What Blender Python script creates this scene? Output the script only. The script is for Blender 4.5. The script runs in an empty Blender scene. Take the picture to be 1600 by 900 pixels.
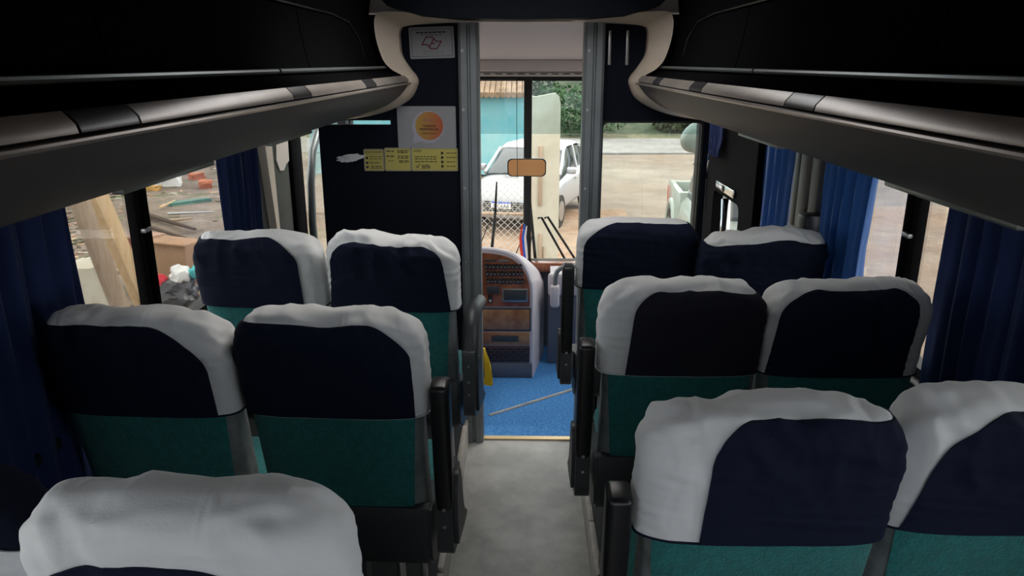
import bpy, bmesh, math, random
from mathutils import Vector, Matrix, noise
PI = math.pi
S = bpy.context.scene
C = S.collection
random.seed(7)

# ---------------------------------------------------------------- camera
CAM = Vector((0.018, 0.0, 1.85))
FPX = 1170.0
PITCH = math.atan(352 / FPX)
YAW = math.atan(24 / FPX * math.cos(PITCH))
CF = Vector((-math.sin(YAW) * math.cos(PITCH), math.cos(YAW) * math.cos(PITCH), -math.sin(PITCH)))
CR = Vector((math.cos(YAW), math.sin(YAW), 0))
CU = CR.cross(CF)
cd = bpy.data.cameras.new('camera'); cam = bpy.data.objects.new('camera', cd); C.objects.link(cam)
cd.sensor_width = 36; cd.lens = FPX / 1600 * 36; cd.clip_start = .02; cd.clip_end = 400
M = Matrix((CR, CU, -CF)).transposed().to_4x4(); M.translation = CAM
cam.matrix_world = M
S.camera = cam
# ---------------------------------------------------------------- light
S.view_settings.view_transform = 'Standard'
S.view_settings.look = 'None'
S.view_settings.gamma = 1
S.view_settings.use_curve_mapping = False
S.view_settings.exposure = 1.72
w = bpy.data.worlds.new('overcast_sky'); S.world = w; w.use_nodes = True
wn = w.node_tree.nodes; wl = w.node_tree.links
bg = wn['Background']; bg.inputs['Strength'].default_value = 1.0
tc = wn.new('ShaderNodeTexCoord'); sp = wn.new('ShaderNodeSeparateXYZ'); rp = wn.new('ShaderNodeValToRGB')
wl.new(tc.outputs['Generated'], sp.inputs[0]); wl.new(sp.outputs['Z'], rp.inputs[0]); wl.new(rp.outputs[0], bg.inputs[0])
rp.color_ramp.elements[0].color = (.80, .86, .95, 1); rp.color_ramp.elements[0].position = 0
rp.color_ramp.elements[1].color = (1, .97, .93, 1); rp.color_ramp.elements[1].position = .6
sd = bpy.data.lights.new('hazy_sun', 'SUN'); so = bpy.data.objects.new('hazy_sun', sd); C.objects.link(so)
sd.energy = .7; sd.angle = math.radians(35); sd.color = (1, .95, .88)
so.rotation_euler = Vector((-.55, -.45, -.75)).to_track_quat('-Z', 'Y').to_euler()

# ---------------------------------------------------------------- materials
def mat(name, col, rough=.6, metal=0, bump=0, bscale=200, var=0, vscale=8, col2=None, sheen=0, spec=.5, emit=None, stretch=None, coat=0):
    m = bpy.data.materials.new(name); m.use_nodes = True
    n = m.node_tree.nodes; l = m.node_tree.links; b = n['Principled BSDF']
    b.inputs['Base Color'].default_value = (*col, 1); b.inputs['Roughness'].default_value = rough
    b.inputs['Metallic'].default_value = metal; b.inputs['Specular IOR Level'].default_value = spec
    b.inputs['Coat Weight'].default_value = coat
    if sheen: b.inputs['Sheen Weight'].default_value = sheen
    t = n.new('ShaderNodeTexCoord'); src = t.outputs['Object']
    if stretch:
        mp = n.new('ShaderNodeMapping'); mp.inputs['Scale'].default_value = stretch
        l.new(src, mp.inputs[0]); src = mp.outputs[0]
    if var or col2:
        nz = n.new('ShaderNodeTexNoise'); nz.inputs['Scale'].default_value = vscale; nz.inputs['Detail'].default_value = 6
        nz.inputs['Roughness'].default_value = .62
        l.new(src, nz.inputs['Vector'])
        r = n.new('ShaderNodeValToRGB'); l.new(nz.outputs[0], r.inputs[0])
        r.color_ramp.elements[0].position = .36; r.color_ramp.elements[1].position = .66
        c2 = col2 or tuple(min(1, c * (1 + var)) for c in col)
        c1 = col if col2 else tuple(c * (1 - var) for c in col)
        r.color_ramp.elements[0].color = (*c1, 1); r.color_ramp.elements[1].color = (*c2, 1)
        l.new(r.outputs[0], b.inputs['Base Color'])
    if bump:
        nb = n.new('ShaderNodeTexNoise'); nb.inputs['Scale'].default_value = bscale; nb.inputs['Detail'].default_value = 3
        l.new(src, nb.inputs['Vector'])
        bp = n.new('ShaderNodeBump'); bp.inputs['Strength'].default_value = bump; bp.inputs['Distance'].default_value = .004
        l.new(nb.outputs[0], bp.inputs['Height']); l.new(bp.outputs[0], b.inputs['Normal'])
    if emit:
        b.inputs['Emission Color'].default_value = (*emit[:3], 1); b.inputs['Emission Strength'].default_value = emit[3]
    return m

def glass(name, tint=(.92, .95, .95), refl=.5, rough=.0):
    m = bpy.data.materials.new(name); m.use_nodes = True
    n = m.node_tree.nodes; l = m.node_tree.links; n.clear()
    o = n.new('ShaderNodeOutputMaterial'); mx = n.new('ShaderNodeMixShader'); tr = n.new('ShaderNodeBsdfTransparent')
    gl = n.new('ShaderNodeBsdfGlossy'); fr = n.new('ShaderNodeFresnel'); fr.inputs[0].default_value = 1.45
    mu = n.new('ShaderNodeMath'); mu.operation = 'MULTIPLY'; mu.inputs[1].default_value = refl
    tr.inputs[0].default_value = (*tint, 1); gl.inputs['Roughness'].default_value = rough
    l.new(fr.outputs[0], mu.inputs[0]); l.new(mu.outputs[0], mx.inputs[0]); l.new(tr.outputs[0], mx.inputs[1]); l.new(gl.outputs[0], mx.inputs[2])
    l.new(mx.outputs[0], o.inputs[0])
    return m

WHITE = mat('white_cover_cloth', (.82, .83, .84), .85, bump=.12, bscale=260, sheen=.15)
NAVY = mat('navy_cloth', (.007, .011, .030), .85, bump=.2, bscale=320, spec=.2)
NAVY2 = mat('faded_navy_cloth', (.020, .020, .033), .85, bump=.2, bscale=320, spec=.2)
TEAL = mat('teal_plush', (.007, .165, .162), .9, bump=1.0, bscale=170, var=.18, vscale=60, sheen=.2)
GREYV = mat('grey_side_vinyl', (.20, .22, .225), .55, bump=.25, bscale=40, var=.25, vscale=14)
BLACKP = mat('black_plastic', (.012, .012, .014), .33, spec=.5)
DGREY = mat('dark_grey_plastic', (.045, .05, .055), .42, bump=.1, bscale=300)
STEEL = mat('worn_steel', (.45, .45, .45), .35, .9)
CHROME = mat('chrome', (.8, .8, .8), .12, 1)
BOLT = mat('bolt_steel', (.5, .5, .5), .3, 1)
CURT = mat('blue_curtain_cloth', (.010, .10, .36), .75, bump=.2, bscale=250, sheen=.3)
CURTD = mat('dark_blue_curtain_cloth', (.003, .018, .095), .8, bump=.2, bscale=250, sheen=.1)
RACK = mat('charcoal_rack_vinyl', (.085, .083, .092), .5, bump=.15, bscale=400)
RACKU = mat('rack_underside_fabric', (.06, .07, .1), .6, bump=.15, bscale=300)
BIN = mat('black_bin_panel', (.007, .007, .008), .8, bump=.1, bscale=60, spec=0)
STRIP = mat('satin_light_strip', (.40, .36, .33), .3, .55, var=.18, vscale=3, bump=.2, bscale=3)
STRIPD = mat('dark_strip_switch_plate', (.035, .035, .038), .25, .2)
RAILM = mat('grey_luggage_rail', (.22, .25, .25), .35, .5)
CREAM = mat('cream_moulded_trim', (.72, .61, .50), .35, var=.07, vscale=6, coat=.2)
PART = mat('navy_black_panel_carpet', (.006, .008, .016), .85, bump=.2, bscale=350, spec=.15)
POST = mat('slate_grey_post', (.20, .22, .235), .42, .25, var=.1, vscale=5)
CEILB = mat('black_ceiling_panel', (.004, .005, .009), .6, spec=.08)
WALLM = mat('grey_wall_laminate', (.06, .065, .07), .6)
WALLG = mat('grey_green_wall_panel', (.05, .055, .046), .7, var=.2, vscale=5)
PINKC = mat('pinkish_cab_ceiling', (.86, .78, .77), .6)
BEIGE = mat('beige_cab_trim', (.74, .68, .62), .5)
WOODD = mat('burl_wood_veneer', (.16, .035, .016), .3, col2=(.33, .11, .045), vscale=14, coat=.4)
WOODG = mat('golden_burl_veneer', (.22, .07, .03), .3, col2=(.40, .22, .10), vscale=9, coat=.4)
CONS = mat('mauve_grey_console_plastic', (.60, .56, .60), .45)
CONSD = mat('slate_console_plastic', (.11, .125, .16), .5)
CARPET = mat('blue_carpet', (.02, .20, .62), .95, bump=1.0, bscale=420, col2=(.14, .42, .85), vscale=75)
BRASS = mat('brass_nosing', (.62, .47, .26), .35, .6)
PALE = mat('pale_edge_trim', (.55, .52, .48), .5, var=.2, vscale=12)
YEL = mat('yellow_cloth', (.85, .58, .02), .8, bump=.3, bscale=120)
GLASS = glass('window_glass', (.93, .94, .93), .6)
GLASSF = glass('windshield_glass', (.95, .96, .94), .5)
GLASSB = glass('sunband_glass', (.72, .80, .80), .5)
WOOD = mat('raw_pine', (.62, .42, .22), .75, col2=(.76, .57, .36), vscale=6, stretch=(6, 6, .6), bump=.2, bscale=30)
WOODW = mat('weathered_board', (.36, .26, .18), .85, col2=(.50, .39, .29), vscale=5, stretch=(6, 6, .6), bump=.3, bscale=30)
CARD = mat('cardboard', (.36, .22, .13), .9, var=.12, vscale=4)
CONC = mat('pale_concrete', (.50, .47, .37), .9, col2=(.62, .59, .49), vscale=3, bump=.4, bscale=25)
BRICK = mat('orange_brick', (.50, .17, .08), .9, var=.15)
MBLACK = mat('matte_black_trim', (.006, .006, .007), .8, spec=.05)
RUBBER = mat('black_rubber', (.012, .012, .012), .6)
CARP = mat('silver_car_paint', (.37, .38, .40), .35, .3, coat=.4)
CARG = mat('dark_car_glass', (.04, .055, .065), .08, spec=.8)
TRUCK = mat('pale_mint_white_paint', (.33, .39, .35), .35, coat=.5)
BED = mat('grey_bedliner', (.08, .09, .09), .7)
LEAF = mat('leaf_green', (.05, .11, .03), .7, var=.5, vscale=3)
LEAFD = mat('dry_scrub_green', (.10, .11, .05), .8, var=.5, vscale=3)
BARK = mat('bark', (.10, .07, .05), .9)
YELST = mat('yellow_sticker', (.50, .43, .10), .5)
WHST = mat('white_sticker', (.28, .29, .31), .5)
INK = mat('black_ink', (.015, .015, .015), .6)
INKG = mat('grey_ink', (.14, .14, .14), .6)
INKR = mat('dark_red_ink', (.16, .015, .03), .6)

def vinyl_floor():
    m = mat('scuffed_grey_vinyl', (.35, .35, .34), .33, col2=(.54, .54, .52), vscale=6, bump=.12, bscale=14)
    n = m.node_tree.nodes; l = m.node_tree.links; b = n['Principled BSDF']
    nz = n.new('ShaderNodeTexNoise'); nz.inputs['Scale'].default_value = 9; nz.inputs['Detail'].default_value = 8
    r = n.new('ShaderNodeMapRange'); r.inputs[3].default_value = .22; r.inputs[4].default_value = .55
    l.new(nz.outputs[0], r.inputs[0]); l.new(r.outputs[0], b.inputs['Roughness'])
    return m
FLOORM = vinyl_floor()
def folds(m, amt, sc=9):
    """stretched-cloth creases on top of the weave"""
    n = m.node_tree.nodes; l = m.node_tree.links; b = n['Principled BSDF']
    t = n.new('ShaderNodeTexCoord'); mp = n.new('ShaderNodeMapping'); mp.inputs['Rotation'].default_value = (0, .5, 0); mp.inputs['Scale'].default_value = (3.2, 1.2, .8)
    w_ = n.new('ShaderNodeTexNoise'); w_.inputs['Scale'].default_value = sc * .5; w_.inputs['Distortion'].default_value = 1.4; w_.inputs['Detail'].default_value = 2
    try: w_.noise_type = 'RIDGED_MULTIFRACTAL'
    except Exception: pass
    l.new(t.outputs['Object'], mp.inputs[0]); l.new(mp.outputs[0], w_.inputs['Vector'])
    bp = n.new('ShaderNodeBump'); bp.inputs['Strength'].default_value = amt; bp.inputs['Distance'].default_value = .012
    l.new(w_.outputs[0], bp.inputs['Height'])
    old = b.inputs['Normal'].links[0].from_socket if b.inputs['Normal'].links else None
    if old: l.new(old, bp.inputs['Normal'])
    l.new(bp.outputs[0], b.inputs['Normal'])
folds(WHITE, .38); folds(NAVY, .15, 7); folds(NAVY2, .15, 7)

def ground_mat(name, base, light, dark, sc=.35, green=None):
    m = bpy.data.materials.new(name); m.use_nodes = True
    n = m.node_tree.nodes; l = m.node_tree.links; b = n['Principled BSDF']; b.inputs['Roughness'].default_value = .9
    t = n.new('ShaderNodeTexCoord')
    def nz(s, d=8):
        q = n.new('ShaderNodeTexNoise'); q.inputs['Scale'].default_value = s; q.inputs['Detail'].default_value = d; q.inputs['Roughness'].default_value = .65
        l.new(t.outputs['Object'], q.inputs['Vector']); return q
    a = nz(sc); r = n.new('ShaderNodeValToRGB'); l.new(a.outputs[0], r.inputs[0])
    e = r.color_ramp.elements; e[0].position = .38; e[0].color = (*dark, 1); e[1].position = .62; e[1].color = (*light, 1)
    k = e.new(.5); k.color = (*base, 1)
    c = nz(sc * 9); mx = n.new('ShaderNodeMix'); mx.data_type = 'RGBA'; mx.blend_type = 'OVERLAY'; mx.inputs['Factor'].default_value = .55
    l.new(r.outputs[0], mx.inputs['A']); l.new(c.outputs[0], mx.inputs['B']); out = mx.outputs['Result']
    if green:
        g = nz(sc * 1.7, 5); gr = n.new('ShaderNodeMapRange'); gr.inputs[1].default_value = .56; gr.inputs[2].default_value = .66
        l.new(g.outputs[0], gr.inputs[0]); m2 = n.new('ShaderNodeMix'); m2.data_type = 'RGBA'
        l.new(gr.outputs[0], m2.inputs['Factor']); l.new(out, m2.inputs['A']); m2.inputs['B'].default_value = (*green, 1); out = m2.outputs['Result']
    l.new(out, b.inputs['Base Color'])
    bp = n.new('ShaderNodeBump'); bp.inputs['Strength'].default_value = .7; bp.inputs['Distance'].default_value = .05
    d = nz(6); l.new(d.outputs[0], bp.inputs['Height']); l.new(bp.outputs[0], b.inputs['Normal'])
    return m
DIRT = ground_mat('littered_brown_dirt', (.21, .165, .125), (.27, .22, .175), (.13, .10, .074), .5, (.12, .135, .06))
LOT = ground_mat('pale_muddy_lot', (.225, .19, .155), (.265, .235, .195), (.20, .15, .11), .12)
ORANGE = ground_mat('orange_clay', (.24, .155, .10), (.28, .21, .15), (.19, .115, .07), .5)

# ---------------------------------------------------------------- helpers
def tag(o, label=None, cat=None, group=None, kind=None):
    if label: o['label'] = label
    if cat: o['category'] = cat
    if group: o['group'] = group
    if kind: o['kind'] = kind
    return o
def empty(name, loc=(0, 0, 0), rz=0, **k):
    o = bpy.data.objects.new(name, None); C.objects.link(o); o.location = loc; o.rotation_euler = (0, 0, rz); o.empty_display_size = .1
    return tag(o, **k)
def obj(name, bm, m, parent=None, smooth=True, **k):
    bmesh.ops.recalc_face_normals(bm, faces=bm.faces)
    me = bpy.data.meshes.new(name); bm.to_mesh(me); bm.free()
    for x in (m if isinstance(m, (list, tuple)) else [m]): me.materials.append(x)
    if smooth:
        for p in me.polygons: p.use_smooth = True
        try: me.set_sharp_from_angle(angle=math.radians(38))
        except Exception: pass
    o = bpy.data.objects.new(name, me); C.objects.link(o)
    if parent: o.parent = parent
    return tag(o, **k)
def struct(name, bm, m, parent=None, smooth=True):
    return obj(name, bm, m, parent, smooth, kind='structure')
def NB(): return bmesh.new()
def box(bm, lo, hi, bev=0, seg=2, mi=0, rot=None):
    t = bmesh.new(); bmesh.ops.create_cube(t, size=1)
    lo = Vector(lo); hi = Vector(hi); d = hi - lo; c = (lo + hi) / 2
    for v in t.verts: v.co = Vector((v.co.x * d.x, v.co.y * d.y, v.co.z * d.z))
    if bev: bmesh.ops.bevel(t, geom=t.edges[:], offset=min(bev, min(abs(x) for x in d) * .49), segments=seg, profile=.5, affect='EDGES')
    if rot is not None:
        for v in t.verts: v.co = rot @ v.co
    for v in t.verts: v.co += c
    for f in t.faces: f.material_index = mi
    join(bm, t); return bm
def join(bm, t):
    mp = {}
    for v in t.verts: mp[v] = bm.verts.new(v.co)
    for f in t.faces:
        try:
            g = bm.faces.new([mp[v] for v in f.verts]); g.material_index = f.material_index
        except ValueError: pass
    t.free()
def frame(p0, p1):
    d = (p1 - p0).normalized(); up = Vector((0, 0, 1)) if abs(d.z) < .95 else Vector((0, 1, 0))
    a = d.cross(up).normalized(); return a, a.cross(d).normalized()
def tube(bm, pts, r, seg=8, mi=0, caps=True, flat=None):
    pts = [Vector(p) for p in pts]; rings = []
    rr = r if isinstance(r, (list, tuple)) else [r] * len(pts)
    a0 = None
    for i, p in enumerate(pts):
        q0 = pts[max(i - 1, 0)]; q1 = pts[min(i + 1, len(pts) - 1)]
        d = (q1 - q0).normalized()
        if a0 is None: a, b = frame(q0, q1)
        else:
            a = (a0 - d * a0.dot(d)).normalized(); b = a.cross(d).normalized()
        a0 = a
        rings.append([bm.verts.new(p + (a * math.cos(2 * PI * k / seg) + b * math.sin(2 * PI * k / seg) * (flat or 1)) * rr[i]) for k in range(seg)])
    for i in range(len(rings) - 1):
        for k in range(seg):
            f = bm.faces.new((rings[i][k], rings[i][(k + 1) % seg], rings[i + 1][(k + 1) % seg], rings[i + 1][k])); f.material_index = mi
    if caps:
        for q in (rings[0], rings[-1]):
            f = bm.faces.new(q); f.material_index = mi
    return bm
def cyl(bm, c, axis, r, h, seg=20, mi=0):
    c = Vector(c); ax = Vector(axis).normalized()
    return tube(bm, [c - ax * h / 2, c + ax * h / 2], r, seg, mi)
def prism(bm, poly, axis, lo, hi, mi=0):
    """polygon given in the two other coordinates, extruded along axis 0/1/2"""
    def P(p, t):
        if axis == 0: return (t, p[0], p[1])
        if axis == 1: return (p[0], t, p[1])
        return (p[0], p[1], t)
    A = [bm.verts.new(P(p, lo)) for p in poly]; B = [bm.verts.new(P(p, hi)) for p in poly]
    n = len(poly)
    for i in range(n):
        f = bm.faces.new((A[i], A[(i + 1) % n], B[(i + 1) % n], B[i])); f.material_index = mi
    for q in (A, B):
        f = bm.faces.new(q); f.material_index = mi
    return bm
def rrect(x0, z0, x1, z1, r, seg=5):
    out = []
    for cx, cz, a0 in ((x1 - r, z0 + r, -PI / 2), (x1 - r, z1 - r, 0), (x0 + r, z1 - r, PI / 2), (x0 + r, z0 + r, PI)):
        for k in range(seg + 1):
            a = a0 + PI / 2 * k / seg; out.append((cx + r * math.cos(a), cz + r * math.sin(a)))
    return out
def ring_frame(bm, outer, inner, axis, lo, hi, mi=0):
    def P(p, t): return (t, p[0], p[1]) if axis == 0 else (p[0], t, p[1])
    n = len(outer); L = []
    for poly in (outer, inner):
        for t in (lo, hi): L.append([bm.verts.new(P(p, t)) for p in poly])
    o0, o1, i0, i1 = L
    for i in range(n):
        j = (i + 1) % n
        for q in ((o0[i], o0[j], o1[j], o1[i]), (i0[i], i1[i], i1[j], i0[j]), (o0[i], i0[i], i0[j], o0[j]), (o1[i], o1[j], i1[j], i1[i])):
            f = bm.faces.new(q); f.material_index = mi
    return bm
def ray(px, py): return CF * FPX + CR * (px - 800) + CU * (450 - py)
def on_ground(px, py, z=-1.3):
    r = ray(px, py); return CAM + r * ((z - CAM.z) / r.z)
def text(name, s, size, loc, m, parent=None, align='CENTER', rot=(PI / 2, 0, 0), ext=.0004):
    cu = bpy.data.curves.new(name, 'FONT'); cu.body = s; cu.size = size; cu.align_x = align; cu.align_y = 'CENTER'; cu.extrude = ext
    t = bpy.data.objects.new(name, cu); C.objects.link(t)
    bpy.context.view_layer.update()
    me = bpy.data.meshes.new_from_object(t.evaluated_get(bpy.context.evaluated_depsgraph_get()))
    bpy.data.objects.remove(t); me.materials.clear(); me.materials.append(m)
    o = bpy.data.objects.new(name, me); C.objects.link(o); o.location = loc; o.rotation_euler = rot
    if parent: o.parent = parent
    return o

# ================================================================ SETTING
YB, YP, YF = -3.2, 3.45, 5.35     # rear of the built saloon, partition, windshield
WX = 1.22
bm = NB(); box(bm, (-.29, YB, -.05), (.29, YP, 0)); struct('floor', bm, FLOORM)
for s, nm in ((-1, 'left'), (1, 'right')):
    bm = NB(); x0, x1 = sorted((s * .292, s * 1.24)); box(bm, (x0, YB, -.05), (x1, YP, .14)); struct('floor_podium_' + nm, bm, DGREY)
    bm = NB()
    y = .2
    while y < YP - .1:
        L = random.uniform(.28, .5); xa, xb = sorted((s * .268, s * .2915)); box(bm, (xa, y, .0), (xb, min(y + L - .012, YP), random.uniform(.125, .14)), .004)
        y += L
    struct('baseboard_' + nm, bm, PALE)
bm = NB(); box(bm, (-1.24, YP + .001, -.3), (1.24, YF + .1, -.2)); box(bm, (-.29, YP + .0015, -.2), (.29, YP + .05, -.03)); struct('floor_cab', bm, CARPET)
bm = NB(); box(bm, (-1.24, 3.52, -.2), (-.31, YF, -.06)); struct('floor_driver_platform', bm, CONSD)
# carpet pieces on the entrance floor + a diagonal hatch edge
bm = NB(); box(bm, (-.30, YP + .01, -.03), (.30, 3.60, -.004)); struct('floor_step', bm, CARPET)
bm = NB(); tube(bm, [(-.2, 4.12, -.197), (.32, 4.50, -.197)], .009, 6); struct('trim_2', bm, PALE)
bm = NB(); prism(bm, [(-.27, -.012), (.27, -.012), (.27, .008), (-.27, .008)], 1, YP - .005, YP + .028); 
prism(bm, [(-.27, -.012), (.27, -.012), (.27, -.03), (-.27, -.03)], 1, YP + .02, YP + .03); struct('trim_1', bm, BRASS)

# side walls with window openings; opening list per side (y0, y1, z0, z1)
def side_wall(s, nm, ops, m):
    bm = NB(); x0, x1 = sorted((s * WX, s * (WX + .045)))
    ops = sorted(ops); y = YB
    for (a, b, z0, z1) in ops:
        if a > y: box(bm, (x0, y, -1.0), (x1, a, 2.3))
        box(bm, (x0, a, -1.0), (x1, b, z0)); box(bm, (x0, a, z1), (x1, b, 2.3)); y = b
    box(bm, (x0, y, -1.0), (x1, YF + .05, 2.3))
    return struct('wall_' + nm, bm, m, smooth=False)
OL = [(-2.9, -.75, .93, 1.66), (-.6, 1.0, .93, 1.66), (1.12, 3.28, .93, 1.66), (4.0, 5.2, .55, 1.62)]
OR = [(-2.9, -.75, .93, 1.66), (-.6, 1.0, .93, 1.66), (1.12, 2.92, .93, 1.66), (3.27, 3.62, .93, 1.66), (3.70, 5.2, .35, 1.66)]
side_wall(-1, 'left', OL, WALLM); side_wall(1, 'right', OR, WALLM)
wi = 1
def window(s, y0, y1, z0, z1, dividers=(), g=GLASS, m=RUBBER):
    global wi
    nm = 'window_%d' % wi; wi += 1
    r = empty(nm, (s * (WX + .02), (y0 + y1) / 2, z0)); r['kind'] = 'structure'
    def L(bm):
        for v in bm.verts: v.co -= Vector(r.location)
        return bm
    bm = NB(); x0, x1 = sorted((s * (WX - .005), s * (WX + .05))); b = .028
    ring_frame(bm, rrect(y0, z0, y1, z1, .03), rrect(y0 + b, z0 + b, y1 - b, z1 - b, .05), 0, x0, x1)
    struct('window_frame', L(bm), m, r)
    bm = NB(); xg = s * (WX + .025); xa, xb = sorted((xg, xg + s * .005))
    box(bm, (xa, y0 + .02, z0 + .02), (xb, y1 - .02, z1 - .02)); struct('pane', L(bm), g, r)
    for d in dividers:
        bm = NB(); xa, xb = sorted((s * (WX - .012), s * (WX + .02)))
        box(bm, (xa, d - .040, z0 + .01), (xb, d - .010, z1 - .01), .006)
        xa, xb = sorted((s * (WX - .002), s * (WX + .03)))
        box(bm, (xa, d - .016, z0 + .01), (xb, d + .018, z1 - .01), .004)
        xa, xb = sorted((s * (WX - .016), s * (WX + .01)))
        box(bm, (xa, d + .016, z0 + .01), (xb, d + .040, z1 - .01), .006)
        struct('window_divider', L(bm), MBLACK, r)
        bm = NB(); xa, xb = sorted((s * (WX - .03), s * (WX - .01))); box(bm, (xa, d - .03, 1.33), (xb, d + .012, 1.345), .004)
        struct('latch', L(bm), STEEL, r)
    # sill
    bm = NB(); xa, xb = sorted((s * (WX - .05), s * WX)); box(bm, (xa, y0, z0 - .03), (xb, y1, z0 + .004), .006); struct('window_sill', L(bm), BLACKP, r)
    return r
for k, (a, b, z0, z1) in enumerate(OL): window(-1, a, b, z0, z1, (2.335,) if k == 2 else ())
for k, (a, b, z0, z1) in enumerate(OR): window(1, a, b, z0, z1, (2.305,) if k == 2 else ())

# ceiling, rear wall with a rear window
ADDED_HATCH = [(2.15, 3.05)]  # unseen roof opening, added to let more daylight into the saloon
bm = NB(); y = YB
for (a, b) in ADDED_HATCH:
    box(bm, (-1.26, y, 2.22), (1.26, a, 2.27)); box(bm, (-1.26, a, 2.22), (-.40, b, 2.27)); box(bm, (.40, a, 2.22), (1.26, b, 2.27)); y = b
box(bm, (-1.26, y, 2.22), (1.26, YP, 2.27)); struct('ceiling', bm, CEILB)
for (a, b) in ADDED_HATCH:
    bm = NB(); o_ = [(-.40, a), (.40, a), (.40, b), (-.40, b)]
    for lo, hi in (((-.42, a - .02, 2.19), (-.39, b + .02, 2.30)), ((.39, a - .02, 2.19), (.42, b + .02, 2.30)), ((-.42, a - .02, 2.19), (.42, a + .01, 2.30)), ((-.42, b - .01, 2.19), (.42, b + .02, 2.30))): box(bm, lo, hi, .004)
    struct('ceiling_added_hatch_frame', bm, BEIGE)
bm = NB(); box(bm, (-1.26, YB - .05, -1), (1.26, YB, .9)); box(bm, (-1.26, YB - .05, 1.9), (1.26, YB, 2.27)); struct('wall_rear', bm, WALLM)
# cab ceiling: slopes down toward the windshield
bm = NB(); prism(bm, [(YP, 2.06), (YF - .15, 1.86), (YF - .15, 2.3), (YP, 2.3)], 0, -.5, .5); struct('ceiling_cab', bm, PINKC)
for s in (-1, 1):  # side roof with gaps added out of view to brighten the cab
    bm = NB(); xa, xb = sorted((s * .5, s * 1.25)); prism(bm, [(YP, 2.06), (3.75, 2.03), (3.75, 2.3), (YP, 2.3)], 0, xa, xb); prism(bm, [(5.0, 1.90), (YF - .15, 1.86), (YF - .15, 2.3), (5.0, 2.3)], 0, xa, xb)
    xa, xb = sorted((s * 1.15, s * 1.25)); prism(bm, [(3.75, 2.03), (5.0, 1.90), (5.0, 2.3), (3.75, 2.3)], 0, xa, xb); struct('ceiling_cab_side', bm, PINKC)


# partition -------------------------------------------------
bm = NB()
box(bm, (-.93, YP, .0), (-.285, YP + .035, 1.58)); box(bm, (-.60, YP, 1.5799), (-.285, YP + .035, 2.05))
box(bm, (-.84, YP, 1.60), (-.60, YP + .035, 2.05)); box(bm, (-1.24, YP, 1.62), (-.84, YP + .035, 2.25))
struct('wall_front_left', bm, PART)
# scalloped fabric edge under the slit
bm = NB(); pts = []
x = -.83
while x < -.58:
    pts.append((x, 1.574 + .006 * math.sin(x * 140) + .004 * math.sin(x * 61))); x += .006
prism(bm, [(-.83, 1.50)] + pts + [(-.58, 1.50)], 1, YP - .006, YP - .001); struct('trim_3', bm, PART)
bm = NB()
box(bm, (.355, YP, 1.60), (.84, YP + .035, 2.05)); box(bm, (.355, YP, .0), (.84, YP + .035, .80)); box(bm, (.815, YP, .8), (.84, YP + .035, 1.6)); box(bm, (.84, YP, 1.62), (1.24, YP + .035, 2.25))
struct('wall_front_right', bm, PART)
r = empty('window_%d' % wi, (.585, YP + .017, .8)); r['kind'] = 'structure'; wi += 1
bm = NB(); ring_frame(bm, rrect(-.232, 0, .232, .8, .01), rrect(-.222, .01, .222, .79, .02), 1, -.012, .012); struct('window_frame', bm, RUBBER, r)
bm = NB(); box(bm, (-.226, -.003, .005), (.226, .003, .795)); struct('pane', bm, GLASS, r)
# posts
def post(name, x0, x1, zb):
    bm = NB(); poly = [(x0, YP - .03), (x0 + .012, YP - .042), (x0 + (x1 - x0) * .42, YP - .042), (x0 + (x1 - x0) * .47, YP - .028), (x0 + (x1 - x0) * .55, YP - .028), (x0 + (x1 - x0) * .6, YP - .042), (x1 - .012, YP - .042), (x1, YP - .03), (x1, YP + .06), (x0, YP + .06)]
    prism(bm, poly, 2, zb, 2.05); o = struct(name, bm, POST, smooth=False)
    bm = NB()
    for z in (.6, .95, 1.3, 1.65, 1.9):
        cyl(bm, (x0 + (x1 - x0) * .22, YP - .043, z), (0, 1, 0), .006, .005, 10)
    struct('screw', bm, STEEL, o)
post('door_1', -.285, -.195, -.03)
post('door_2', .265, .355, -.03)
# black curved header over the doorway (arched lower edge), in front of the partition
poly = [(-.66, 2.25), (-.62, 2.14), (-.55, 2.07), (-.42, 2.035), (-.25, 2.022), (0, 2.018), (.25, 2.022), (.42, 2.035), (.55, 2.07), (.62, 2.14), (.66, 2.25)]
bm = NB(); prism(bm, poly, 1, 3.22, 3.38); struct('trim_4', bm, CEILB)

# cream profile trim around the rack ends
def smooth_poly(pts, n=6):
    out = []
    P = [Vector((p[0], p[1], 0)) for p in pts]
    for i in range(len(P) - 1):
        p0 = P[max(i - 1, 0)]; p1 = P[i]; p2 = P[i + 1]; p3 = P[min(i + 2, len(P) - 1)]
        for k in range(n):
            t = k / n
            q = .5 * ((2 * p1) + (p2 - p0) * t + (2 * p0 - 5 * p1 + 4 * p2 - p3) * t * t + (3 * p1 - p0 - 3 * p2 + p3) * t ** 3)
            out.append((q.x, q.y))
    out.append((P[-1].x, P[-1].y)); return out
inner = smooth_poly([(.20, 2.02), (.35, 2.015), (.50, 2.005), (.533, 1.985), (.536, 1.93), (.53, 1.88), (.50, 1.83), (.47, 1.79), (.468, 1.755), (.51, 1.69), (.63, 1.635), (.81, 1.605), (1.0, 1.595)])
outer = smooth_poly([(.20, 2.035), (.36, 2.04), (.54, 2.055), (.615, 2.045), (.625, 1.97), (.60, 1.87), (.565, 1.825), (.515, 1.795), (.508, 1.765), (.545, 1.71), (.65, 1.655), (.81, 1.622), (1.0, 1.61)])
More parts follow.
